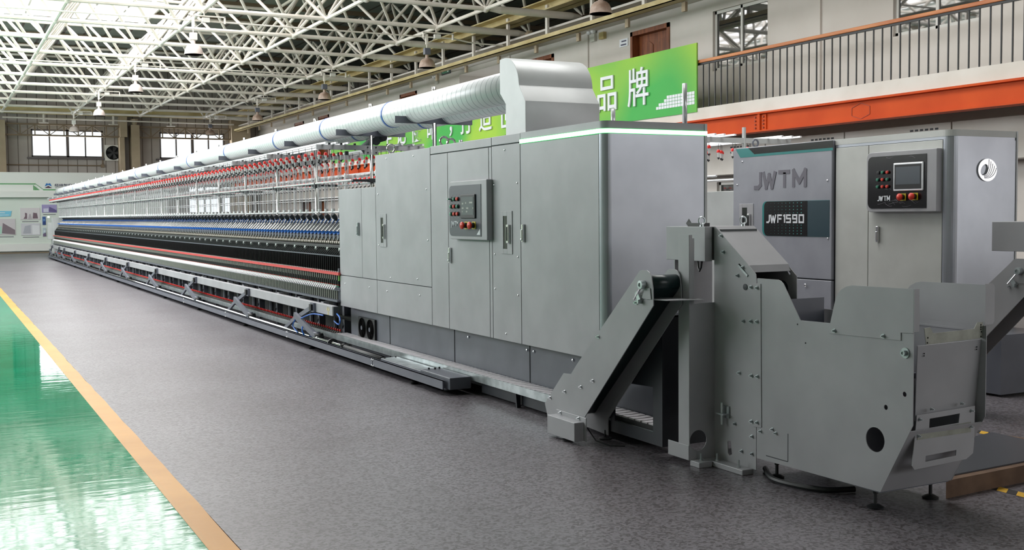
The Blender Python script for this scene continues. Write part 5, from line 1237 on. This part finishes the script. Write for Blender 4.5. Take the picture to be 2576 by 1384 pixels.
for y0, y1 in ((9.2, 9.85), (9.85, 10.4)): panel2('low_panel', y0, y1, .5, 1.725, 'hood_paint')
# control panel with wrinkled protective film
XFc = X2
cp2 = control_panel(s2_, X2-.06, 6.52, 7.30, 1.49, 2.015, 'panel_black')
xp = X2-.064
sc2 = MB().box(xp-.014, xp, 6.65, 6.975, 1.668, 1.91).build('touch_screen', 'alu', cp2, .008)
MB().box(xp-.0155, xp-.014, 6.665, 6.96, 1.685, 1.895).build('bezel', 'black', sc2) ; MB().box(xp-.0165, xp-.0155, 6.68, 6.945, 1.725, 1.875).build('screen_glass', 'screen', sc2)
for r_, row in enumerate((('k', 'lamp_green', 'lamp_red'), ('lamp_green', 'lamp_red', 'lamp_green'), ('lamp_green', 'lamp_red', 'lamp_red'))):
    for c_, key in enumerate(row):
        y, z = 7.155-.055*c_, 1.835-.0615*r_
        if key == 'k': MB().lathe([(.016, 0), (.016, -.01), (.001, -.012)], (xp, y, z), 12, 0).build('key_switch', 'iron', cp2)
        else: button(y, z, key, cp2, xp, .015)
estop(6.875, 1.617, cp2, xp); estop(6.745, 1.62, cp2, xp)
stroke_text('JWTM', xp-.002, 7.165, 1.588, .155, .042, .0085).build('lettering', 'letter_white', cp2)
m = MB()
rs = random.Random(3)
for k in range(16):
    y, z = rs.uniform(6.62, 7.16), rs.choice((rs.uniform(1.535, 1.58), rs.uniform(1.64, 1.72), rs.uniform(1.92, 1.96))); L = rs.uniform(.03, .1)
    if 6.62 < y < 7.0 and 1.65 < z < 1.92: y = 7.05
    pts = [(xp-.001, min(7.19, y+L*t), z+.012*math.sin(3*t+k)+.01*t) for t in (0, .25, .5, .75, 1)]; m.path(pts, .0011, 4)
m.build('film_wrinkles', 'letter_grey', cp2)
# round emblem on the end sheet
ex, ez, yE = 7.811, 1.834, E2
sx_, sz_ = .112, .094
el = lambda a, k=1.0, dx=0, dz=0: (ex+dx+sx_*k*math.cos(a), ez+dz+sz_*k*math.sin(a))
hole = [(ex+sx_*(-.36+.42*math.cos(t)*.9+.14*math.sin(t)), ez+sz_*(.02+.5*math.sin(t))) for t in [2*PI*i/24 for i in range(24)]]
em = plate(MB(), [el(2*PI*i/40) for i in range(40)], 1, yE-.012, yE-.0005, (hole,)).build('round_emblem', 'emblem', s2_)
m = MB()
for k in range(5):
    q0, q1, q2 = (-.42+.02*k, -.42-.075*k), (.12+.15*k, -.5-.07*k), (.14+.2*k, .95-.19*k); pts = []
    for u_ in range(15):
        t = u_/14; x = q0[0]*(1-t)**2+2*q1[0]*t*(1-t)+q2[0]*t*t; z = q0[1]*(1-t)**2+2*q1[1]*t*(1-t)+q2[1]*t*t
        if math.hypot(x, z) < .97: pts.append((ex+sx_*x, yE-.0125, ez+sz_*z))
    m.path(pts, .0026, 5)
m.build('emblem_grooves', 'letter_grey', em)
MB().box(7.5, 8.1, 6.0, 30, .02, .5).box(7.75, 7.85, 10.4, YM, .05, 1.5).build('base', 'dark_paint', s2_)
for y in [9.55, 11.45]+[13.35+1.895*i for i in range(17)]:
    MB().box(7.14, 8.45, y-.015, y+.015, 2.25, 2.305).tube((7.8, y, 1.4), (7.8, y, 2.42), .021, 8).build('creel_arm', 'hood_paint', s2_)
for x in (7.22, 7.34, 7.48, 8.12, 8.26, 8.38): MB().box(x-.012, x+.012, 9.3, YM, 2.306, 2.325).build('creel_rail', 'alu', s2_)
MB().tube((7.31, 9.4, 1.885), (7.31, YM, 1.885), .012, 8).tube((8.28, 9.4, 1.885), (8.28, YM, 1.885), .012, 8).box(7.3, 8.3, 10.4, YM, 1.35, 1.45).build('roving_guide_bar', 'alu', s2_)
stuff = MB()
for r_, x in enumerate((7.22, 7.34, 7.48, 8.12, 8.26, 8.38)):
    for k in range(120):
        y = 9.75+HP*k+(.13 if r_ % 2 else 0)
        for idx, src in enumerate((cap, bdy, tip, st)):
            q = len(stuff.f); stuff.merge(src, (x, y, HZ)); stuff.mi[q:] = [[0, 1, 2, 2][idx]]*(len(stuff.f)-q)
tag(stuff.build('bobbin_holder_rows', ['red', 'white', 'black'], s2_), kind='stuff')
XF = XF_old
# lower fittings behind, seen through the creel
# ------------------------------------------------------------------ floor by the bin: sheet on cardboard, hazard tape
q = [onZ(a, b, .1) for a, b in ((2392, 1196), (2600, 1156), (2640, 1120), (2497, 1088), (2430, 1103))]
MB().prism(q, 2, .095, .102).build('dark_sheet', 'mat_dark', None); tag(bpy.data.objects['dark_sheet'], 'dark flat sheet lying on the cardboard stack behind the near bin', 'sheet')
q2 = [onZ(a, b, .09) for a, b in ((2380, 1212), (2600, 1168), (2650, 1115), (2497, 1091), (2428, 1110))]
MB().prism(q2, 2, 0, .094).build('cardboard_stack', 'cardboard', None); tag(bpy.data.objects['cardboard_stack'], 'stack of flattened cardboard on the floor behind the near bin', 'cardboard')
M['tape_black'] = mat('tape_black', rgb(36, 34, 34), .6); M['tape_yellow'] = mat('tape_yellow', rgb(206, 160, 40), .6)
def tape(x0, x1, y0, y1, label):
    m = MB(); n = int((y1-y0)/.06)
    for k in range(n):
        m.m = k % 2; y = y0+.06*k; m._add([(x0, y, .001), (x1, y+.05, .001), (x1, y+.11, .001), (x0, y+.06, .001), (x0, y, 0), (x1, y+.05, 0), (x1, y+.11, 0), (x0, y+.06, 0)], [(0, 1, 2, 3), (0, 4, 5, 1), (1, 5, 6, 2), (2, 6, 7, 3), (3, 7, 4, 0)])
    tag(m.build('hazard_tape', ['tape_yellow', 'tape_black']), label, 'floor tape', 'hazard tapes on the floor by the bin')
tape(6.17, 6.25, 4.2, 6.6, 'black and yellow floor tape beyond the dark sheet'); tape(4.98, 5.06, 2.5, 4.12, 'black and yellow floor tape in front of the cardboard stack')
